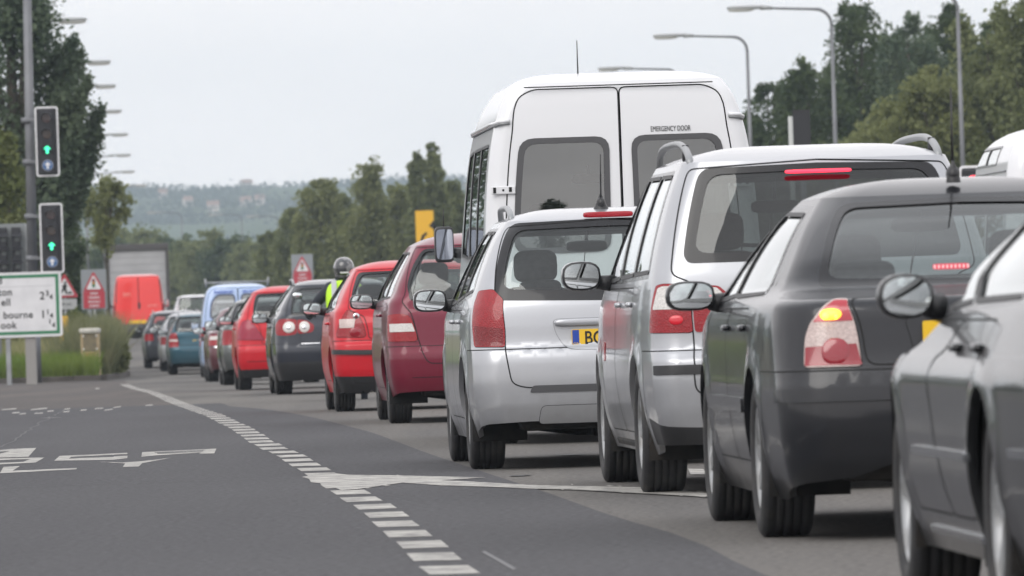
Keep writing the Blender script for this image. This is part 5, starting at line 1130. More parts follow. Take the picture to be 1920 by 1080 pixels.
for i, (px, yt) in enumerate(B_): tree('broadleaf_tree', LBF[i], px, yt, 140+(i*37) % 40, 560+(i*53) % 60, G_MID if i % 3 else G_DARK, 500+i*3, n=6000, leaf=.34, shape='round' if i % 2 else 'oval', group='far band of trees across the road', base=-3.2, open_=1.6)
# left side
tree('broadleaf_tree', 'light olive tree at the left edge below the tall plumed tree', 2, 236, 130, 194, G_LIGHT, 601, n=8000, leaf=.15, shape='oval', group='trees on the left verge')
tree('broadleaf_tree', 'dark undergrowth tree behind the lower traffic light', 108, 318, 110, 240, G_DARK, 603, n=8000, leaf=.16, shape='oval', group='trees on the left verge')
tree('broadleaf_tree', 'shady tree low behind the white direction sign', 40, 400, 130, 226, G_DARK, 605, n=8000, leaf=.16, shape='round', group='trees on the left verge')
tree('broadleaf_tree', 'thin overhanging tree with open branches right of the traffic lights', 196, 334, 100, 268, G_OLIVE, 607, n=2600, leaf=.17, shape='round', group='trees on the left verge', open_=.2, low=.62)
# tall plumed tree
Yp = 200; Xp, _ = at(30, 400, Yp); root = empty('plumed_tree', (Xp, Yp, gz(Yp)), 0, 'tall dark tree with upswept plume branches behind the traffic light pole', 'tree'); g = np.random.default_rng(77); C = []; mb = MB()
def LP_(px, py): X, z = at(px, py, Yp); return np.array((X-Xp, 0., z-gz(Yp)))
tips = [(140, 74), (150, 98), (168, 150), (190, 203), (186, 246), (170, 282), (158, 322), (138, 112), (80, -30), (70, -60), (30, -70), (-20, -60), (128, 170), (150, 225), (80, 30), (60, 0), (140, 262), (110, 90), (-60, -40), (-90, 20), (-110, 90), (-120, 160), (152, 180), (176, 222)]
for i, tp in enumerate(tips):
    t0 = LP_(*tp); dxp = (tp[0]-20)*.55; b0 = LP_(tp[0]-dxp*.62-8, tp[1]+150+g.uniform(-15, 15)); dy = g.uniform(-.9, .9); t0[1] = dy*1.2; b0[1] = dy*.5
    n = 760; u = g.uniform(0, 1, n)**.75; wd = .20*(1-u)**.5+.05; nz = g.normal(size=(n, 3))*wd[:, None]*.75; nz[:, 2] *= 1.5
    C.append(b0+(t0-b0)*u[:, None]+nz); mb.tube([(0, 0, max(.5, b0[2]*.6)), tuple(b0), tuple(b0+(t0-b0)*.7)], [.09, .05, .015], BARK, 6)
for k in range(34):
    pxx, pyy = g.uniform(-110, 118), g.uniform(0, 400); pxx = min(pxx, 112-abs(pyy-230)*.12) if pyy > 100 else min(pxx, 42+pyy*.5); c0 = LP_(pxx, pyy); c0[1] = g.uniform(-1.2, 1.2)
    n = 420; nz = g.normal(size=(n, 3))*np.array((.28, .35, .62)); C.append(c0+nz)
C = np.concatenate(C); leaves('crown', C, .15, G_BLUE, root, 78); mb.tube([(0, 0, 0), (.1, 0, 3), (0, 0, 7), (0, 0, 10)], [.26, .22, .14, .04], BARK, 12); mb.build('trunk', root)
# hedge bushes under the left trees
for i, (px, yt, w_, Y, lb) in enumerate([(20, 470, 120, 205, 'green bush behind the white direction sign'), (92, 560, 70, 196, 'low bush between the direction sign and the warning signs'), (140, 585, 80, 192, 'leafy bush below the red warning triangles'), (215, 600, 55, 186, 'dark tall weed clump at the verge corner beside the road')]):
    tree('bush', lb, px, yt, w_, Y, [G_LIGHT, G_LIGHT, G_LIGHT, G_OLIVE][i], 640+i, n=6000 if i < 3 else 4200, leaf=.10, shape='bush', cat='bush', group='bushes on the left verge', base=gz(Y)+.1)
def blades(name, n, fx, hmin, hmax, w, m, seed, kind='stuff', label=None):
    g = np.random.default_rng(seed); P = []; F = []
    for i in range(n):
        x, y = fx(g); z = gz(y)+.11; h = g.uniform(hmin, hmax); a = g.uniform(0, math.pi); lx, ly = g.normal()*.25*h, g.normal()*.25*h; dx, dy = w*math.cos(a)/2, w*math.sin(a)/2
        b = len(P); P += [(x-dx, y-dy, z), (x+dx, y+dy, z), (x+lx*.5+dx*.6, y+ly*.5, z+h*.6), (x+lx*.5-dx*.6, y+ly*.5, z+h*.6), (x+lx, y+ly, z+h)]; F += [(b, b+1, b+2, b+3), (b+3, b+2, b+4)]
    me = bpy.data.meshes.new(name); me.from_pydata(P, [], F); me.materials.append(m); o = link(name, me); return tag(o, label, 'grass', None, kind)
GR1 = leafmat('grass_bright', (.13, .20, .035), (.20, .26, .06), 1.2); GR2 = leafmat('grass_tall', (.22, .24, .10), (.34, .32, .17), .8)
def fx1(g):
    y = 178.5+12*g.uniform()**1.6; return g.uniform(-19.5, interp(EDGE, y)-.25), y
def fx2(g):
    y = g.uniform(184.0, 198); xm = interp(EDGE, y)-.2; x = xm-abs(g.normal())*3.2; return x, y
blades('grass', 26000, fx1, .12, .62, .032, GR1, 1, label='bright green grass covering the verge below the direction sign')
blades('tall_grass', 9000, fx2, .35, 1.0, .03, GR2, 2, label='tall seeding grass and weeds round the concrete pillar and signs')
def fx3(g): y = g.uniform(182.5, 186.5); x = interp(EDGE, y)-.1-abs(g.normal())*.42; return x, y
blades('verge_weeds', 5200, fx3, .5, 1.5, .03, leafmat('weed_green', (.16, .18, .09), (.25, .25, .14), 1.5), 3, label='dense tall weeds at the kerb corner hiding the foot of the orange red van')
# ------------------------------------------------------------------ hills
def hz_(x, y):
    t = min(1, max(0, (y-1800)/2300)); s = t*t*(3-2*t)
    return .43+63*s+.6*math.sin(x*.012+1.3)*s+.8*math.sin(x*.031+y*.004)*s+.7*math.sin(x*.07+2+y*.002)*s-.022*max(-220, min(300, x+120))*s-(6*max(0, (y-4150)/400))
mb = MB(); xs = [-1400, -900, -600]+[-450+i*9 for i in range(91)]+[480, 700, 1000, 1400]; ys = [900+i*60 for i in range(62)]
P = [(x, y, hz_(x, y)) for y in ys for x in xs]; nx = len(xs)
F = [(j*nx+i, j*nx+i+1, (j+1)*nx+i+1, (j+1)*nx+i) for j in range(len(ys)-1) for i in range(nx-1)]
HM = bpy.data.materials.new('hill_fields'); HM.use_nodes = True; t = HM.node_tree; pb = t.nodes['Principled BSDF']; pb.inputs['Roughness'].default_value = .95; pb.inputs['Specular IOR Level'].default_value = .1
c = N(t, 'ShaderNodeTexCoord'); mpp = N(t, 'ShaderNodeMapping'); mpp.inputs['Scale'].default_value = (1/75, 1/330, 0); t.links.new(c.outputs['Object'], mpp.inputs[0])
v = N(t, 'ShaderNodeTexVoronoi'); v.inputs['Scale'].default_value = 1; t.links.new(mpp.outputs[0], v.inputs[0]); sp = N(t, 'ShaderNodeSeparateColor'); t.links.new(v.outputs['Color'], sp.inputs[0])
rp = N(t, 'ShaderNodeValToRGB'); rp.color_ramp.interpolation = 'CONSTANT'; rp.color_ramp.elements[0].color = (.030, .045, .018, 1); rp.color_ramp.elements[1].position = .30; rp.color_ramp.elements[1].color = (.05, .072, .035, 1)
for q, cc in ((.5, (.075, .095, .048, 1)), (.68, (.04, .06, .022, 1)), (.84, (.17, .17, .08, 1)), (.93, (.05, .07, .03, 1))): e = rp.color_ramp.elements.new(q); e.color = cc
t.links.new(sp.outputs[0], rp.inputs[0]); t.links.new(rp.outputs[0], pb.inputs['Base Color'])
mb.add(P, F, HM, True); o = mb.build('hills'); o['kind'] = 'structure'
g = np.random.default_rng(5); C = []
for k in range(900):
    y = g.uniform(2600, 4230)**1.0; x = g.uniform(-340, 330); 
    if math.sin(x*.05+y*.006)+math.sin(x*.023-y*.011+1)+g.uniform(-.5, .5) < -.1: continue
    s = g.uniform(2, 6); n = 80; d = g.normal(size=(n, 3))*np.array((s*2.4, s*1.5, s*.20)); C.append(np.array((x, y, hz_(x, y)+s*.25))+d)
for k in range(120):
    x = -330+k*5.6; y = 4165+g.uniform(-30, 20); s = g.choice([1.0, 1.6, 2.2, 3.4], p=[.35, .4, .2, .05]); n = 80; C.append(np.array((x, y, hz_(x, y)+s*.6))+g.normal(size=(n, 3))*np.array((s*.8, s, s*.55)))
C = np.concatenate(C); o = leaves('distant_wood', C, 2.2, leafmat('leaves_far', (.020, .032, .022), (.030, .045, .026), .02), None, 6); tag(o, 'woods and hedges scattered over the blue hazy hills', 'wood', None, 'stuff')
HW = mat('house_render', (.50, .44, .40), .8); HR = mat('house_tiles', (.22, .13, .10), .8); HWIN = mat('house_pane', (.05, .05, .06), .2)
for i, (px, py, w_, lb) in enumerate([(462, 388, 8, 'cream house with its gable lowest on the hazy hillside'), (488, 384, 7, 'red roofed house right of the cream house on the hill'), (400, 396, 9, 'long pale farm building left of the cream house on the hill'), (305, 372, 7, 'pale house alone at the left of the hazy hill'), (352, 387, 7, 'pale yellow barn between the lone house and the farm'), (462, 352, 10, 'pale house highest on the hill near the skyline')]):
    Y = min(range(2300, 4140, 10), key=lambda q: abs(at(px, py, q)[1]-hz_(at(px, py, q)[0], q))); w_ *= .5
    X, zz = at(px, py, Y); zg = hz_(X, Y); h = empty('house', (X, Y, zg), .15*i-.3, lb, 'house', 'houses on the distant hill')
    d = 3.5; hh = 2.6; mb = MB(); mb.box(-w_/2, w_/2, -d/2, d/2, -1, hh, HW); mb.add([(-w_/2, -d/2, hh), (-w_/2, d/2, hh), (-w_/2, 0, hh+1.5), (w_/2, -d/2, hh), (w_/2, d/2, hh), (w_/2, 0, hh+1.5)], [(0, 2, 1), (3, 4, 5)], HW, False); mb.build('wall', h)
    mb = MB(); mb.add([(-w_/2-.3, -d/2-.3, hh-.1), (w_/2+.3, -d/2-.3, hh-.1), (w_/2+.3, 0, hh+1.6), (-w_/2-.3, 0, hh+1.6), (-w_/2-.3, d/2+.3, hh-.1), (w_/2+.3, d/2+.3, hh-.1)], [(0, 1, 2, 3), (3, 2, 5, 4)], HR, False); mb.build('roof', h)
    for xw in (-w_*.25, w_*.25): mb = MB(); mb.box(xw-.35, xw+.35, -d/2-.06, -d/2+.05, 1.0, 1.8, HWIN); mb.build('window', h)

# the rest of the hedge line to the left of the view and trees added behind the viewer, seen only as reflections
src = [o for o in col.objects if o.get('category') == 'tree' and o.get('group') in ('trees on the left verge', 'trees of the right-hand wood')]
PL = [(-19+(-5.2*i), 214+((i*7) % 5)*3) for i in range(13)]+[(-46+9*i, -82-((i*5) % 4)*6) for i in range(12)]+[(-72, 60+26*i) for i in range(5)]
LBX = ['left of the view along the hedge line', 'behind the viewer, added for reflections', 'across the side road at far left']
for i, (x, y) in enumerate(PL):
    s0 = src[i % len(src)]; r = s0.copy(); col.objects.link(r); r.location = (x, y, gz(y)); sc_ = .8+.1*((i*3) % 5); r.scale = (sc_*1.3, sc_*1.3, sc_*.85); r['group'] = 'hedge line trees outside the view'
    r['label'] = 'green tree standing outside the frame '+LBX[0 if i < 13 else (1 if i < 25 else 2)]
    for ch in s0.children: c2_ = ch.copy(); col.objects.link(c2_); c2_.parent = r
# ------------------------------------------------------------------ street lamps
LAMPM = mat('lamp_column_grey', (.19, .195, .21), .55, .3, noise=(1.2, (.14, .145, .155), .4, .7)); HEADM = mat('lamp_head', (.34, .35, .36), .5, .1); DIFF = mat('lamp_diffuser', (.55, .55, .53), .3, 0, .5)
def dup(root, loc, rz, label=None, group=None):
    r = root.copy(); col.objects.link(r); r.location = loc; r.rotation_euler = (0, 0, rz)
    if label: r['label'] = label
    for ch in list(root.children):
        c = ch.copy(); col.objects.link(c); c.parent = r
        for k in list(ch.children): d = k.copy(); col.objects.link(d); d.parent = c
    return r
def make_lamp(H_, arm, label, group, loc):
    t = empty('street_lamp', loc, 0, label, 'street lamp', group)
    mb = MB(); mb.tube([(0, 0, 0), (0, 0, 1.4)], .10, LAMPM, 14); mb.tube([(0, 0, 1.4), (0, 0, H_-.45)], [.072, .045], LAMPM, 14)
    mb.build('column', t)
    mb = MB(); pts = [(0, 0, H_-.45)]+[(.42*(1-math.cos(math.pi/2*i/7)), 0, H_-.42+.42*math.sin(math.pi/2*i/7)) for i in range(8)]+[(arm-.55, 0, H_+.07)]
    mb.tube(pts, [.042]*8+[.036, .030], LAMPM, 10); mb.build('arm', t)
    mb = MB(); mb.sup((arm-.05, 0, H_+.10), (.48, .12, .055), HEADM, 3.2, 24, 10, None); mb.tube([(arm-.75, 0, H_+.07), (arm-.45, 0, H_+.09)], [.045, .07], HEADM, 10); h = mb.build('lamp_head', t)
    mb = MB(); mb.sup((arm+.06, 0, H_+.045), (.34, .10, .055), DIFF, 3, 20, 8); mb.build('diffuser', h)
    mb = MB(); mb.box(-.06, .06, -.133, -.12, .5, 1.0, mat('lamp_door', (.15, .155, .165), .6)); mb.build('access_door', t)
    return t
H0 = 8.8; ARM = 2.3
LL = [(150, 36), (197, 115), (208, 160), (220, 207), (233, 251), (239, 290), (247, 321), (270, 347)]
names = ['nearest left-hand street lamp, its head highest beside the dark plumed tree', 'second left-hand street lamp below the highest head', 'third left-hand street lamp counted down from the highest head', 'fourth left-hand street lamp counted down from the highest head', 'fifth left-hand street lamp counted down from the highest head', 'sixth left-hand street lamp with a curved arm over the tree gap', 'seventh left-hand street lamp just above the hazy hill', 'last left-hand street lamp with its head against the hazy hill']
first = None
for i, (px, py) in enumerate(LL):
    Y = 190.
    while at(px, py, Y)[1] < gz(Y)+H0+.1: Y += .5
    X, z = at(px, py, Y); loc = (X-ARM-.25, Y, gz(Y))
    if first is None: first = make_lamp(H0, ARM, names[i], 'street lamps on the left side', loc)
    else: dup(first, loc, 0, names[i])
RL = [(1400, 14, 9.4, 'street lamp with its head over the right-hand wood edge'), (1258, 66, 8.9, 'street lamp rising right behind the white minibus'), (1150, 127, 8.8, 'street lamp almost hidden by the minibus roof, only its head showing')]
for i, (px, py, H_, lb) in enumerate(RL):
    Y = 190.
    while at(px, py, Y)[1] < gz(Y)+H0+.1: Y += .5
    X, z = at(px, py, Y); dup(first, (X+ARM-.1, Y, gz(Y)), math.pi, lb)['group'] = 'street lamps on the right side'
X, z = at(1806, 330, 205); dup(first, (X, 205, gz(205)), math.pi, 'street lamp column in front of the olive trees, its head above the photo')['group'] = 'street lamps on the right side'
for i, (px, py, lb) in enumerate([(285, 398, 'thin far lamp column over the left of the far tree band'), (400, 402, 'thin far lamp column rising above the light blue van'), (470, 405, 'thin far lamp column right of the light blue van'), (880, 345, 'far lamp beside the left flank of the minibus')]):
    Y = 500.
    while at(px, py, Y)[1] < gz(Y)+H0+.1: Y += 1
    X, z = at(px, py, Y); dup(first, (X+ARM, Y, gz(Y)), math.pi, lb)['group'] = 'street lamps far along the road'
# ------------------------------------------------------------------ traffic lights
SIGB = mat('signal_black', (.018, .018, .022), .55); SIGW = mat('signal_white_border', (.72, .72, .74), .5); GREENL = mat('green_lit', (.1, 1, .6), .4, emit=(.08, 1, .52), estr=1.5); REDL = mat('red_lit', (1, .1, .1), .4, emit=(1, .03, .06), estr=2.5)
OFFR = mat('lens_off_red', (.05, .010, .010), .25, 0, .6); OFFA = mat('lens_off_amber', (.06, .025, .008), .25, 0, .6); SBLUE = mat('sign_blue', (.05, .13, .30), .4); SWHITE = mat('sign_white', (.66, .66, .68), .45, noise=(3, (.58, .58, .60), .4, .7)); SRED = mat('sign_red', (.42, .045, .065), .45); SGREY = mat('sign_back_grey', (.24, .26, .28), .55); SGREEN = mat('sign_green', (.02, .17, .075), .45); SYEL = mat('sign_yellow', (.75, .42, .02), .5)
def arrow(cx, cz, s): return [(cx-.32*s, cz-1*s), (cx+.32*s, cz-1*s), (cx+.32*s, cz+.05*s), (cx+.85*s, cz+.05*s), (cx+.85*s, cz+.25*s), (cx, cz+1*s), (cx-.85*s, cz+.25*s), (cx-.85*s, cz+.05*s), (cx-.32*s, cz+.05*s)]
def signal(loc, label, lit='green', n=4, rz=0, w=.50, h=1.50, cat='traffic light', group=None):
    t = empty('traffic_light', loc, rz, label, cat, group)
    mb = MB(); mb.plate(rrect(-w/2, w/2, 0, h, .06), 0, .02, SIGW); mb.plate(rrect(-w/2+.035, w/2-.035, .035, h-.035, .035), -.006, .0, SIGB); mb.build('backing_board', t)
    mb = MB(); mb.box(-.14, .14, -.05, .14, .05, h-.05, SIGB, .02); mb.build('signal_case', t)
    st = (h-.14)/n
    for k in range(n):
        cz = h-.07-st*(k+.5); r = st*.31
        if k < 3:
            on = (lit == 'green' and k == 2) or (lit == 'red' and k == 0)
            m = REDL if (on and k == 0) else (OFFR if k == 0 else (OFFA if k == 1 else SIGB))
            mb = MB(); mb.plate(disc(0, cz, r)[::-1], -.07, -.05, m); ln = mb.build('signal_lens', t)
            if on and k == 2: mb = MB(); mb.plate(arrow(0, cz, r*.80)[::1], -.08, -.07, GREENL); mb.build('green_arrow', ln)
            mb = MB(); P = []; nn = 18
            for j in range(nn+1):
                a = R(-20+220*j/nn)
                for yy_, rr in ((-.05, r*1.1), (-.26, r*1.04)): P.append((rr*math.cos(a), yy_, cz+rr*math.sin(a)-(.02 if yy_ < -.1 else 0)))
            mb.add(P, [(2*j, 2*j+1, 2*j+3, 2*j+2) for j in range(nn)], SIGB); mb.build('visor', t)
        else:
            mb = MB(); mb.plate(disc(0, cz, r*1.12)[::-1], -.065, -.05, mat('signal_ring', (.35, .36, .4), .4)); mb.plate(disc(0, cz, r)[::-1], -.075, -.066, SBLUE); b = mb.build('ahead_sign', t)
            mb = MB(); mb.plate(arrow(0, cz, r*.72), -.082, -.075, SWHITE); mb.build('white_arrow', b)
    return t
YP = 176.0
def spot(px, py, Y): X, z = at(px, py, Y); return (X, Y, z)
x0, _, z0 = spot(90.5, 331, YP-.35); signal((x0, YP-.35, z0), 'upper traffic light on the grey pole with a lit green ahead arrow', group='ahead-arrow traffic lights on one pole')
x1, _, z1 = spot(99, 512, YP-.35); signal((x1, YP-.35, z1), 'lower traffic light on the grey pole, just above the direction sign', group='ahead-arrow traffic lights on one pole')
xb, _ = at(66, 690, YP); xt, zt = at(50, -60, YP)
po = empty('signal_pole', (xb, YP, gz(YP)+.1), 0, 'thick grey pole carrying the two green arrow traffic lights', 'pole'); mb = MB(); mb.tube([(0, 0, -.1), (0, 0, 1.6)], .135, LAMPM, 18); mb.tube([(0, 0, 1.6), (xt-xb, 0, zt-gz(YP))], [.115, .088], LAMPM, 18); mb.build('column', po)
for z_ in (z0+.3, z0+1.2, z1+.3, z1+1.2):
    mb = MB(); mb.box(-.02, .34, -.26, -.20, z_-gz(YP)-.1, z_-gz(YP)-.04, LAMPM, .005); mb.tube([(0, 0, z_-gz(YP)-.13), (0, 0, z_-gz(YP)-.01)], .125, LAMPM, 16); mb.build('signal_bracket', po)
# signal seen from the side at the left edge
xs_, _, zs_ = spot(24, 512, 182); t = empty('traffic_light', (xs_, 182, zs_), 0, 'traffic light turned away on a grey board at the left edge above the sign', 'traffic light')
mb = MB(); mb.plate(rrect(-.34, .34, -.1, 1.10, .03), 0, .03, mat('board_grey', (.20, .215, .22), .6)); mb.box(-.36, -.30, -.03, .06, -2.6, 1.08, LAMPM, .01); mb.box(.30, .37, -.04, .08, -2.6, 1.08, STEEL, .01); mb.build('backing_board', t)
for cx_ in (-.20, .10):
    mb = MB(); mb.box(cx_-.10, cx_+.10, -.14, -.01, .0, 1.02, SIGB, .02)
    mb.build('signal_case', t)
    for k in range(3):
        mb = MB(); mb.add([(cx_-.11, -.14, .30*k+.28), (cx_+.12, -.14, .30*k+.28), (cx_+.16, -.34, .30*k+.22), (cx_-.06, -.34, .30*k+.22), (cx_-.11, -.14, .30*k+.265), (cx_+.12, -.14, .30*k+.265), (cx_+.16, -.34, .30*k+.205), (cx_-.06, -.34, .30*k+.205)], [(0, 1, 2, 3), (7, 6, 5, 4), (3, 2, 6, 7), (1, 0, 4, 5), (1, 5, 6, 2), (0, 3, 7, 4)], SIGB, False); mb.box(cx_-.02, cx_+.09, -.155, -.142, .30*k+.10, .30*k+.20, mat('visor_inside', (.16, .17, .17), .6)); mb.build('visor', t)
# right: back of a signal, and a red one by the white van
xs_, _, zs_ = spot(1506, 320, 150); t = empty('traffic_light', (xs_, 150, zs_), 0, 'dark back of a traffic light beside a pale post at the wood edge', 'traffic light')
mb = MB(); mb.plate(rrect(-.16, .16, .2, 1.12, .03), 0, .05, SIGB); mb.box(-.11, .11, .05, .2, .25, 1.08, SIGB, .02); mb.build('backing_board', t)
mb = MB(); mb.tube([(0, .05, -(zs_-gz(150))), (0, .05, .3)], .055, LAMPM, 10); mb.build('post', t)
xs2, _, _ = spot(1484, 300, 151); mb = MB(); mb.tube([(xs2-xs_, .8, -(zs_-gz(150))), (xs2-xs_, .8, 1.02)], .045, mat('pale_post', (.42, .43, .42), .5), 10); mb.build('pale_post', t)
xs_, _, zs_ = spot(1824, 352, 110); t = signal((xs_, 110, zs_-.62), 'red traffic light with a white border beside the white van in the right lane', 'red', 3, w=.36, h=.92); mb = MB(); mb.tube([(0, .08, -(zs_-.62-gz(110))), (0, .08, .5)], .06, LAMPM, 10); mb.build('post', t)
# ------------------------------------------------------------------ direction sign
YS = 171.0; S_ = FPX/YS
xr_, _, zt_ = spot(114, 508, YS); _, _, zb_ = spot(114, 630, YS); W = 3.0; Hh = zt_-zb_
t = empty('direction_sign', (xr_-W/2, YS, zb_), -.02, 'white direction sign with green border and place names, standing on the verge', 'road sign')
mb = MB(); mb.plate(rrect(-W/2, W/2, 0, Hh, .06), 0, .03, SWHITE); mb.build('sign_panel', t)
mb = MB(); b_ = .055; wd = .065
for (a0, a1, c0, c1) in ((-W/2+b_, W/2-b_, Hh-b_-wd, Hh-b_), (-W/2+b_, W/2-b_, b_, b_+wd), (W/2-b_-wd, W/2-b_, b_+wd, Hh-b_-wd), (-W/2+b_, -W/2+b_+wd, b_+wd, Hh-b_-wd)): mb.box(a0, a1, -.004, -.0005, c0, c1, SGREEN)
mb.build('green_border', t)
def L_(px, py): X, z = at(px, py, YS); return X-(xr_-W/2), z-zb_
def stext(s, px, py, size, align='RIGHT', sx=.95): x, z = L_(px, py); return text(s, size, INK, 'place_lettering', t, (x, -.003, z), align=align, sx=sx, off=.004, space=1.08)
stext('3', 5, 527, .21); stext('ton', 23, 548, .21); stext('ell', 20, 567, .21); stext('bourne', 62, 590, .21); stext('ook', 31, 610, .21)
stext('2', 84, 555, .23); stext('1', 86, 590, .23)
for px, py, a in ((86, 552, '3'), (87, 587, '1'), (91, 605, '1')): stext(a, px+6, py-2, .15); stext('4', px+13, py+5, .15)
mb = MB(); x, z = L_(60, 537); mb.box(-W/2+.2, W/2-.16, -.003, -.0005, z, z+.012, mat('thin_rule', (.45, .46, .47), .5)); mb.build('rule_line', t)
for px, m, w_ in ((15, STEEL, .05), (57, mat('concrete_post', (.26, .25, .24), .8), .11)):
    X, _ = at(px, 650, YS); mb = MB(); mb.box(X-(xr_-W/2)-w_, X-(xr_-W/2)+w_, .04, .04+w_*2, -(zb_-gz(YS))-.1, Hh*.9, m, .01); mb.build('sign_post', t)
# ------------------------------------------------------------------ warning signs
def tri(cx, zb, w): h = w*.866; return [(cx-w/2, zb), (cx-w/2+.02, zb-.025), (cx+w/2-.02, zb-.025), (cx+w/2, zb), (cx+.02, zb+h), (cx-.02, zb+h)]
def warning(px, pybot, Y, w, label, kind, board=True):
    x, _, z = spot(px, pybot, Y); zg = gz(Y); t = empty('warning_sign', (x, Y, zg), 0, label, 'road sign'); z -= zg
    if board: mb = MB(); mb.plate(rrect(-w*.62, w*.62, z-w*.95, z+w*1.02, .03), .02, .04, SGREY); mb.build('backing_board', t)
    mb = MB(); mb.plate(tri(0, z, w), 0, .02, SRED); mb.plate(tri(0, z+.085*w, w*.70), -.006, 0, SWHITE); mb.build('red_triangle', t)
    mb = MB()
    if kind == 'lights':
        mb.plate(rrect(-.07*w, .07*w, z+.14*w, z+.56*w, .02), -.012, -.006, INK)
        for k, cm in enumerate((SRED, mat('amber_spot', (.8, .35, .02), .5), mat('green_spot', (.02, .3, .1), .5))): mb.plate(disc(0, z+(.48-.13*k)*w, .05*w, 12)[::-1], -.016, -.012, cm)
    else:
        mb.plate([(-.22*w, z+.10*w), (-.14*w, z+.10*w), (-.03*w, z+.26*w), (.05*w, z+.10*w), (.12*w, z+.10*w), (.05*w, z+.32*w), (.10*w, z+.42*w), (.02*w, z+.5*w), (-.1*w, z+.42*w), (-.08*w, z+.32*w)][::-1], -.012, -.006, INK); mb.plate(disc(.03*w, z+.54*w, .05*w, 12)[::-1], -.012, -.006, INK); mb.plate([(.1*w, z+.10*w), (.3*w, z+.10*w), (.2*w, z+.22*w)], -.012, -.006, INK)
    mb.build('pictogram', t)
    mb = MB()
    if kind == 'lights':
        mb.plate(rrect(-w*.52, w*.52, z-w*.88, z-w*.06, .02), 0, .02, SRED); p2 = mb.build('text_panel', t)
        for k, (s, sz) in enumerate((('NEW', .17), ('TRAFFIC', .15), ('SIGNALS', .15), ('AHEAD', .15))): text(s, sz*w, SWHITE, 'panel_lettering', p2, (0, -.003, z-w*(.17+.2*k)), off=.002)
    else: mb.plate(rrect(-w*.42, w*.45, z-w*.50, z-w*.10, .02), 0, .02, mat('plate_grey', (.40, .41, .42), .5)); p2 = mb.build('distance_plate', t); text('500 yds', .16*w, INK, 'panel_lettering', p2, (0, -.003, z-w*.3))
    mb = MB(); mb.tube([(0, .06, 0), (0, .06, z+w*.5)], .038, STEEL, 10); mb.build('post', t); return t
warning(176, 544, 212, .53, 'red triangle warning of traffic signals on a grey board beside the lorry', 'lights')
warning(567, 510, 262, .56, 'red triangle warning sign on a grey board behind the navy estate roof', 'lights')
warning(122, 556, 198, .62, 'roadworks triangle with a digging figure, half hidden by the direction sign', 'works', False)
x, _, z = spot(797, 445, 300); zg = gz(300); t = empty('diversion_sign', (x, 300, zg), 0, 'yellow sign with a black arrow standing before the middle-distance trees', 'road sign'); z -= zg
mb = MB(); mb.plate(rrect(-.33, .33, z-.35, z+.98, .03), 0, .03, SYEL); mb.build('sign_panel', t)
mb = MB(); mb.plate([(.331, z+.62), (.15, z+.42), (.30, z+.30), (.331, z+.2)][::-1], -.006, 0, INK); mb.plate([(-.2, z-.2), (-.12, z-.2), (-.02, z+.02), (.1, z+.12), (.04, z+.2), (-.12, z+.08)][::-1], -.006, 0, INK)
mb.build('black_arrow', t); mb = MB(); mb.tube([(0, .06, 0), (0, .06, z+.3)], .045, STEEL, 10); mb.build('post', t)
x, _, z = spot(121, 640, 188); t = empty('marker_post', (x, 188, gz(188)+.1), 0, 'small yellow marker post at the right corner of the direction sign', 'marker post'); hh = spot(121, 593, 188)[2]-gz(188)-.1
mb = MB(); mb.box(-.10, .10, -.03, .03, .3, hh, SYEL, .02); mb.build('marker_plate', t); mb = MB(); mb.box(-.05, .05, 0, .06, 0, .5, STEEL, .01); mb.build('marker_stem', t)
# ------------------------------------------------------------------ concrete pillar
YC = 180.5; xl, _, zt = spot(150, 617, YC); xr2 = spot(187, 617, YC)[0]; zg = gz(YC)+.1; w_ = (xr2-xl)/2; Hc = zt-zg
CONC = mat('pillar_concrete', (.44, .34, .20), .85, noise=(5, (.34, .26, .16), .4, .65), bump=(25, .3, .01)); CAPM = mat('pillar_cap', (.52, .50, .45), .8, noise=(5, (.42, .40, .36), .4, .65)); PAN = mat('pillar_panel', (.20, .165, .10), .8, noise=(8, (.15, .13, .09), .4, .65)); PANY = mat('pillar_yellow_panel', (.33, .24, .075), .7, noise=(6, (.25, .19, .08), .4, .65))
t = empty('cable_pillar', ((xl+xr2)/2, YC, zg), -.05, 'cream capped concrete pillar with a yellow panel on the verge corner', 'pillar')
mb = MB(); mb.box(-w_*.92, w_*.92, -.15, .18, -.12, Hc-.09, CONC, .02); mb.build('pillar_body', t)
mb = MB(); mb.sup((0, .01, Hc-.05), (w_*1.08, .22, .065), CAPM, 5, 28, 10); mb.build('cap', t)
mb = MB(); mb.box(-w_*.66, w_*.70, -.165, -.14, Hc*.52, Hc-.13, PAN, .006); mb.build('upper_panel', t); mb = MB(); mb.box(-w_*.50, w_*.60, -.17, -.14, .08, Hc*.50, PANY, .006); mb.build('yellow_panel', t)
for sx_ in (-.62, .72):
    for zz in (Hc-.16, Hc*.57): mb = MB(); mb.sup((sx_*w_, -.172, zz), (.022, .012, .022), mat('bolt', (.7, .68, .64), .5), 2, 12, 6); mb.build('bolt', t)
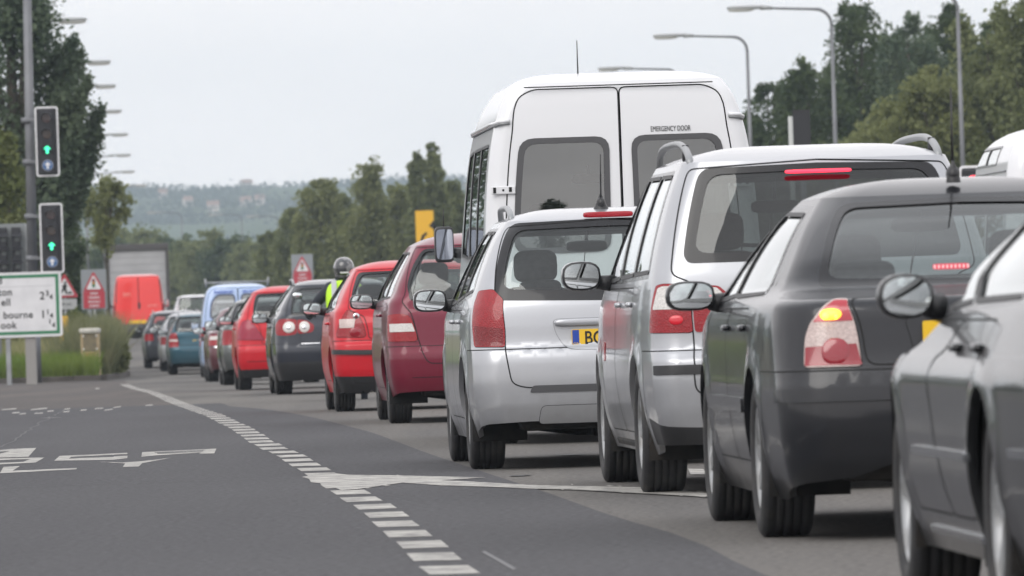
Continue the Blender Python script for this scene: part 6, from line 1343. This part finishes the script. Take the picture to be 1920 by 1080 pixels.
# ------------------------------------------------------------------ motorcycle and its rider
YM = 95.0; xm = -1.95; zm = gz(YM); PH = .055
mc = empty('motorcycle', (xm, YM-.55, zm), PH, 'dark motorcycle filtering between the red small hatchback and the navy estate', 'motorcycle'); BM = paint('bike_paint', (.02, .022, .03), .3, .3, .2)
for y in (0, 1.42):
    w = empty('wheel', (0, y, .31)); w.parent = mc; mb = MB(); mb.lathe([(-.05, .25), (-.065, .27), (-.05, .30), (0, .315), (.05, .30), (.065, .27), (.05, .25)], TYRE, 32); mb.build('tyre', w)
    mb = MB(); mb.lathe([(-.05, .25), (.05, .25)], ALLOY, 32); mb.lathe([(-.05, .001), (-.05, .05), (.05, .05), (.05, .001)], ALLOY, 14)
    for k in range(6): a = k*math.pi/3; mb.tube([(0, .04*math.cos(a), .04*math.sin(a)), (0, .25*math.cos(a), .25*math.sin(a))], .014, ALLOY, 6)
    mb.build('rim', w)
mb = MB(); mb.sup((0, .62, .82), (.15, .28, .13), BM, 2.6); mb.build('fuel_tank', mc); mb = MB(); mb.sup((0, .18, .80), (.13, .36, .05), BLACK, 3.5); mb.build('saddle', mc)
mb = MB(); mb.sup((0, .62, .45), (.16, .24, .18), mat('engine', (.12, .12, .125), .4, .7), 3.5); mb.build('engine', mc)
mb = MB(); mb.sup((0, -.16, .84), (.09, .16, .06), BM, 2.8); mb.tube([(0, -.1, .8), (0, .6, .7), (0, 1.15, .85)], .03, BLACK, 8); mb.build('frame', mc)
for s in (-1, 1): mb = MB(); mb.tube([(s*.09, 1.12, .95), (s*.09, 1.42, .31)], .025, CHROME, 8); mb.build('fork_leg', mc); mb = MB(); mb.tube([(s*.10, 0, .31), (s*.10, .5, .4)], .025, BLACK, 8); mb.build('swing_arm', mc)
mb = MB(); mb.tube([(-.42, .93, 1.04), (-.22, 1.02, 1.03), (0, 1.06, 1.0), (.22, 1.02, 1.03), (.42, .93, 1.04)], .013, BLACK, 8); mb.build('handlebar', mc)
for s in (-1, 1): mb = MB(); mb.tube([(s*.30, .98, 1.04), (s*.47, .98, 1.20)], .007, BLACK, 6); mb.sup((s*.50, .97, 1.225), (.065, .02, .042), BLACK, 2.4); mb.sup((s*.50, .953, 1.225), (.056, .008, .034), MIRRORG, 2.4); mb.build('mirror', mc)
mb = MB(); mb.tube([(.16, .5, .35), (.17, -.15, .40)], [.035, .055], CHROME, 12); mb.build('exhaust', mc); mb = MB(); mb.sup((0, -.30, .84), (.06, .02, .03), REDLENS, 4); mb.build('tail_light', mc); number_plate(mc, 0, -.30, .66, .2, .15, 'V4'); mb = MB(); mb.sup((0, 1.25, .88), (.10, .09, .10), CLEARLENS, 2.4); mb.build('headlight', mc)
for s in (-1, 1): mb = MB(); mb.sup((s*.14, -.26, .80), (.03, .02, .02), mat('amber_off', (.6, .2, .02), .3), 2.2); mb.build('indicator', mc)
rd = empty('rider', (xm+.03, YM-.55, zm-.055), PH, 'motorcyclist in a dark helmet and yellow green high visibility vest', 'person')
def skin(name, J, E_, m, parent, root_i=0, lv=2):
    me = bpy.data.meshes.new(name); me.from_pydata([j[0] for j in J], E_, []); o = bpy.data.objects.new(name, me); col.objects.link(o); md = o.modifiers.new('s', 'SKIN'); md.use_smooth_shade = True
    for i, j in enumerate(J): r_ = j[1]; me.skin_vertices[0].data[i].radius = (r_, r_) if not isinstance(r_, tuple) else r_
    me.skin_vertices[0].data[root_i].use_root = True; sb = o.modifiers.new('b', 'SUBSURF'); sb.levels = lv; sb.render_levels = lv
    dg = bpy.context.evaluated_depsgraph_get(); dg.update(); m2 = bpy.data.meshes.new_from_object(o.evaluated_get(dg)); bpy.data.objects.remove(o); m2.name = name; m2.materials.clear(); m2.materials.append(m)
    return link(name, m2, parent)
JK = mat('rider_jacket', (.018, .022, .032), .7, bump=(30, .4, .01)); J = [((0, .10, .90), (.15, .13)), ((0, .14, 1.05), (.155, .12)), ((0, .20, 1.22), (.18, .12)), ((0, .24, 1.36), (.13, .09)), ((0, .27, 1.46), .06), ((0, .30, 1.56), (.085, .10))]; E_ = [(0, 1), (1, 2), (2, 3), (3, 4), (4, 5)]
for s in (-1, 1):
    b = len(J); J += [((s*.17, .24, 1.35), .085), ((s*.30, .28, 1.22), .066), ((s*.42, .42, 1.06), .052), ((s*.40, .68, 1.03), .042), ((s*.38, .88, 1.05), .034), ((s*.375, .93, 1.055), .036)]; E_ += [(3, b), (b, b+1), (b+1, b+2), (b+2, b+3), (b+3, b+4), (b+4, b+5)]
    for k in range(4): f = len(J); x = s*(.335+.024*k); J += [((x, .965, 1.065), .011), ((x, .972, 1.035), .010), ((x, .945, 1.022), .009)]; E_ += [(b+5, f), (f, f+1), (f+1, f+2)]
    f = len(J); J += [((s*.33, .925, 1.045), .012), ((s*.325, .94, 1.02), .010)]; E_ += [(b+5, f), (f, f+1)]
    b = len(J); J += [((s*.11, .10, .86), .11), ((s*.22, .34, .78), .095), ((s*.22, .52, .70), .078), ((s*.21, .40, .42), .062), ((s*.19, .30, .14), .045), ((s*.19, .33, .055), .042), ((s*.19, .48, .04), .036)]; E_ += [(0, b)]+[(b+k, b+k+1) for k in range(6)]
skin('body', J, E_, JK, rd)
VM = mat('vest_yellow', (.48, .80, .03), .7, bump=(14, .5, .02), emit=None); mb = MB(); mb.sup((0, .155, 1.20), (.225, .165, .235), VM, 3.0, 32, 18, Matrix.Rotation(R(-14), 3, 'X')); v_ = mb.build('vest', rd)
RS = mat('reflective_strip', (.45, .46, .48), .4, .3)
for s in (-1, 1): mb = MB(); mb.box(s*.13-.03, s*.13+.03, -.175, -.150, -.20, .21, RS, .004); o = mb.build('reflective_strip', v_); o.location = (0, .155, 1.20); o.rotation_euler = (R(-14), 0, 0)
mb = MB(); mb.sup((0, .120, 1.09), (.232, .172, .026), RS, 3.0, 32, 8, Matrix.Rotation(R(-14), 3, 'X')); mb.build('reflective_strip', v_)
mb = MB(); mb.sup((0, .12, .90), (.19, .16, .12), VM, 3, 24, 10); mb.build('vest_hem', rd)
HM2 = mat('helmet_shell', (.035, .036, .04), .15, 0, 1, .03, noise=(9, (.16, .155, .16), .54, .60)); mb = MB(); mb.sup((0, .31, 1.575), (.118, .150, .132), HM2, 2.3, 32, 20); h_ = mb.build('helmet', rd)
mb = MB(); mb.sup((0, .30, 1.475), (.112, .135, .045), BLACK, 2.4, 28, 10); mb.build('helmet_rim', h_); mb = MB(); mb.sup((0, .36, 1.585), (.127, .130, .055), FRIT, 2.4, 28, 10); mb.build('visor', h_); mb = MB(); mb.box(-.05, .05, .136, .142, 1.52, 1.535, SWHITE); mb.build('helmet_stripe', h_)
# ------------------------------------------------------------------ air
hm = bpy.data.materials.new('haze'); hm.use_nodes = True; t = hm.node_tree; t.nodes.clear(); o_ = N(t, 'ShaderNodeOutputMaterial'); pv_ = N(t, 'ShaderNodeVolumePrincipled'); pv_.inputs['Color'].default_value = (.75, .875, 1.0, 1); pv_.inputs['Density'].default_value = .00019; pv_.inputs['Anisotropy'].default_value = .2
t.links.new(pv_.outputs[0], o_.inputs['Volume']); mb = MB(); mb.box(-1500, 1500, -400, 4700, -6, 150, hm); tag(mb.build('haze'), 'pale haze in the air between the camera and the hills', 'haze', None, 'stuff')
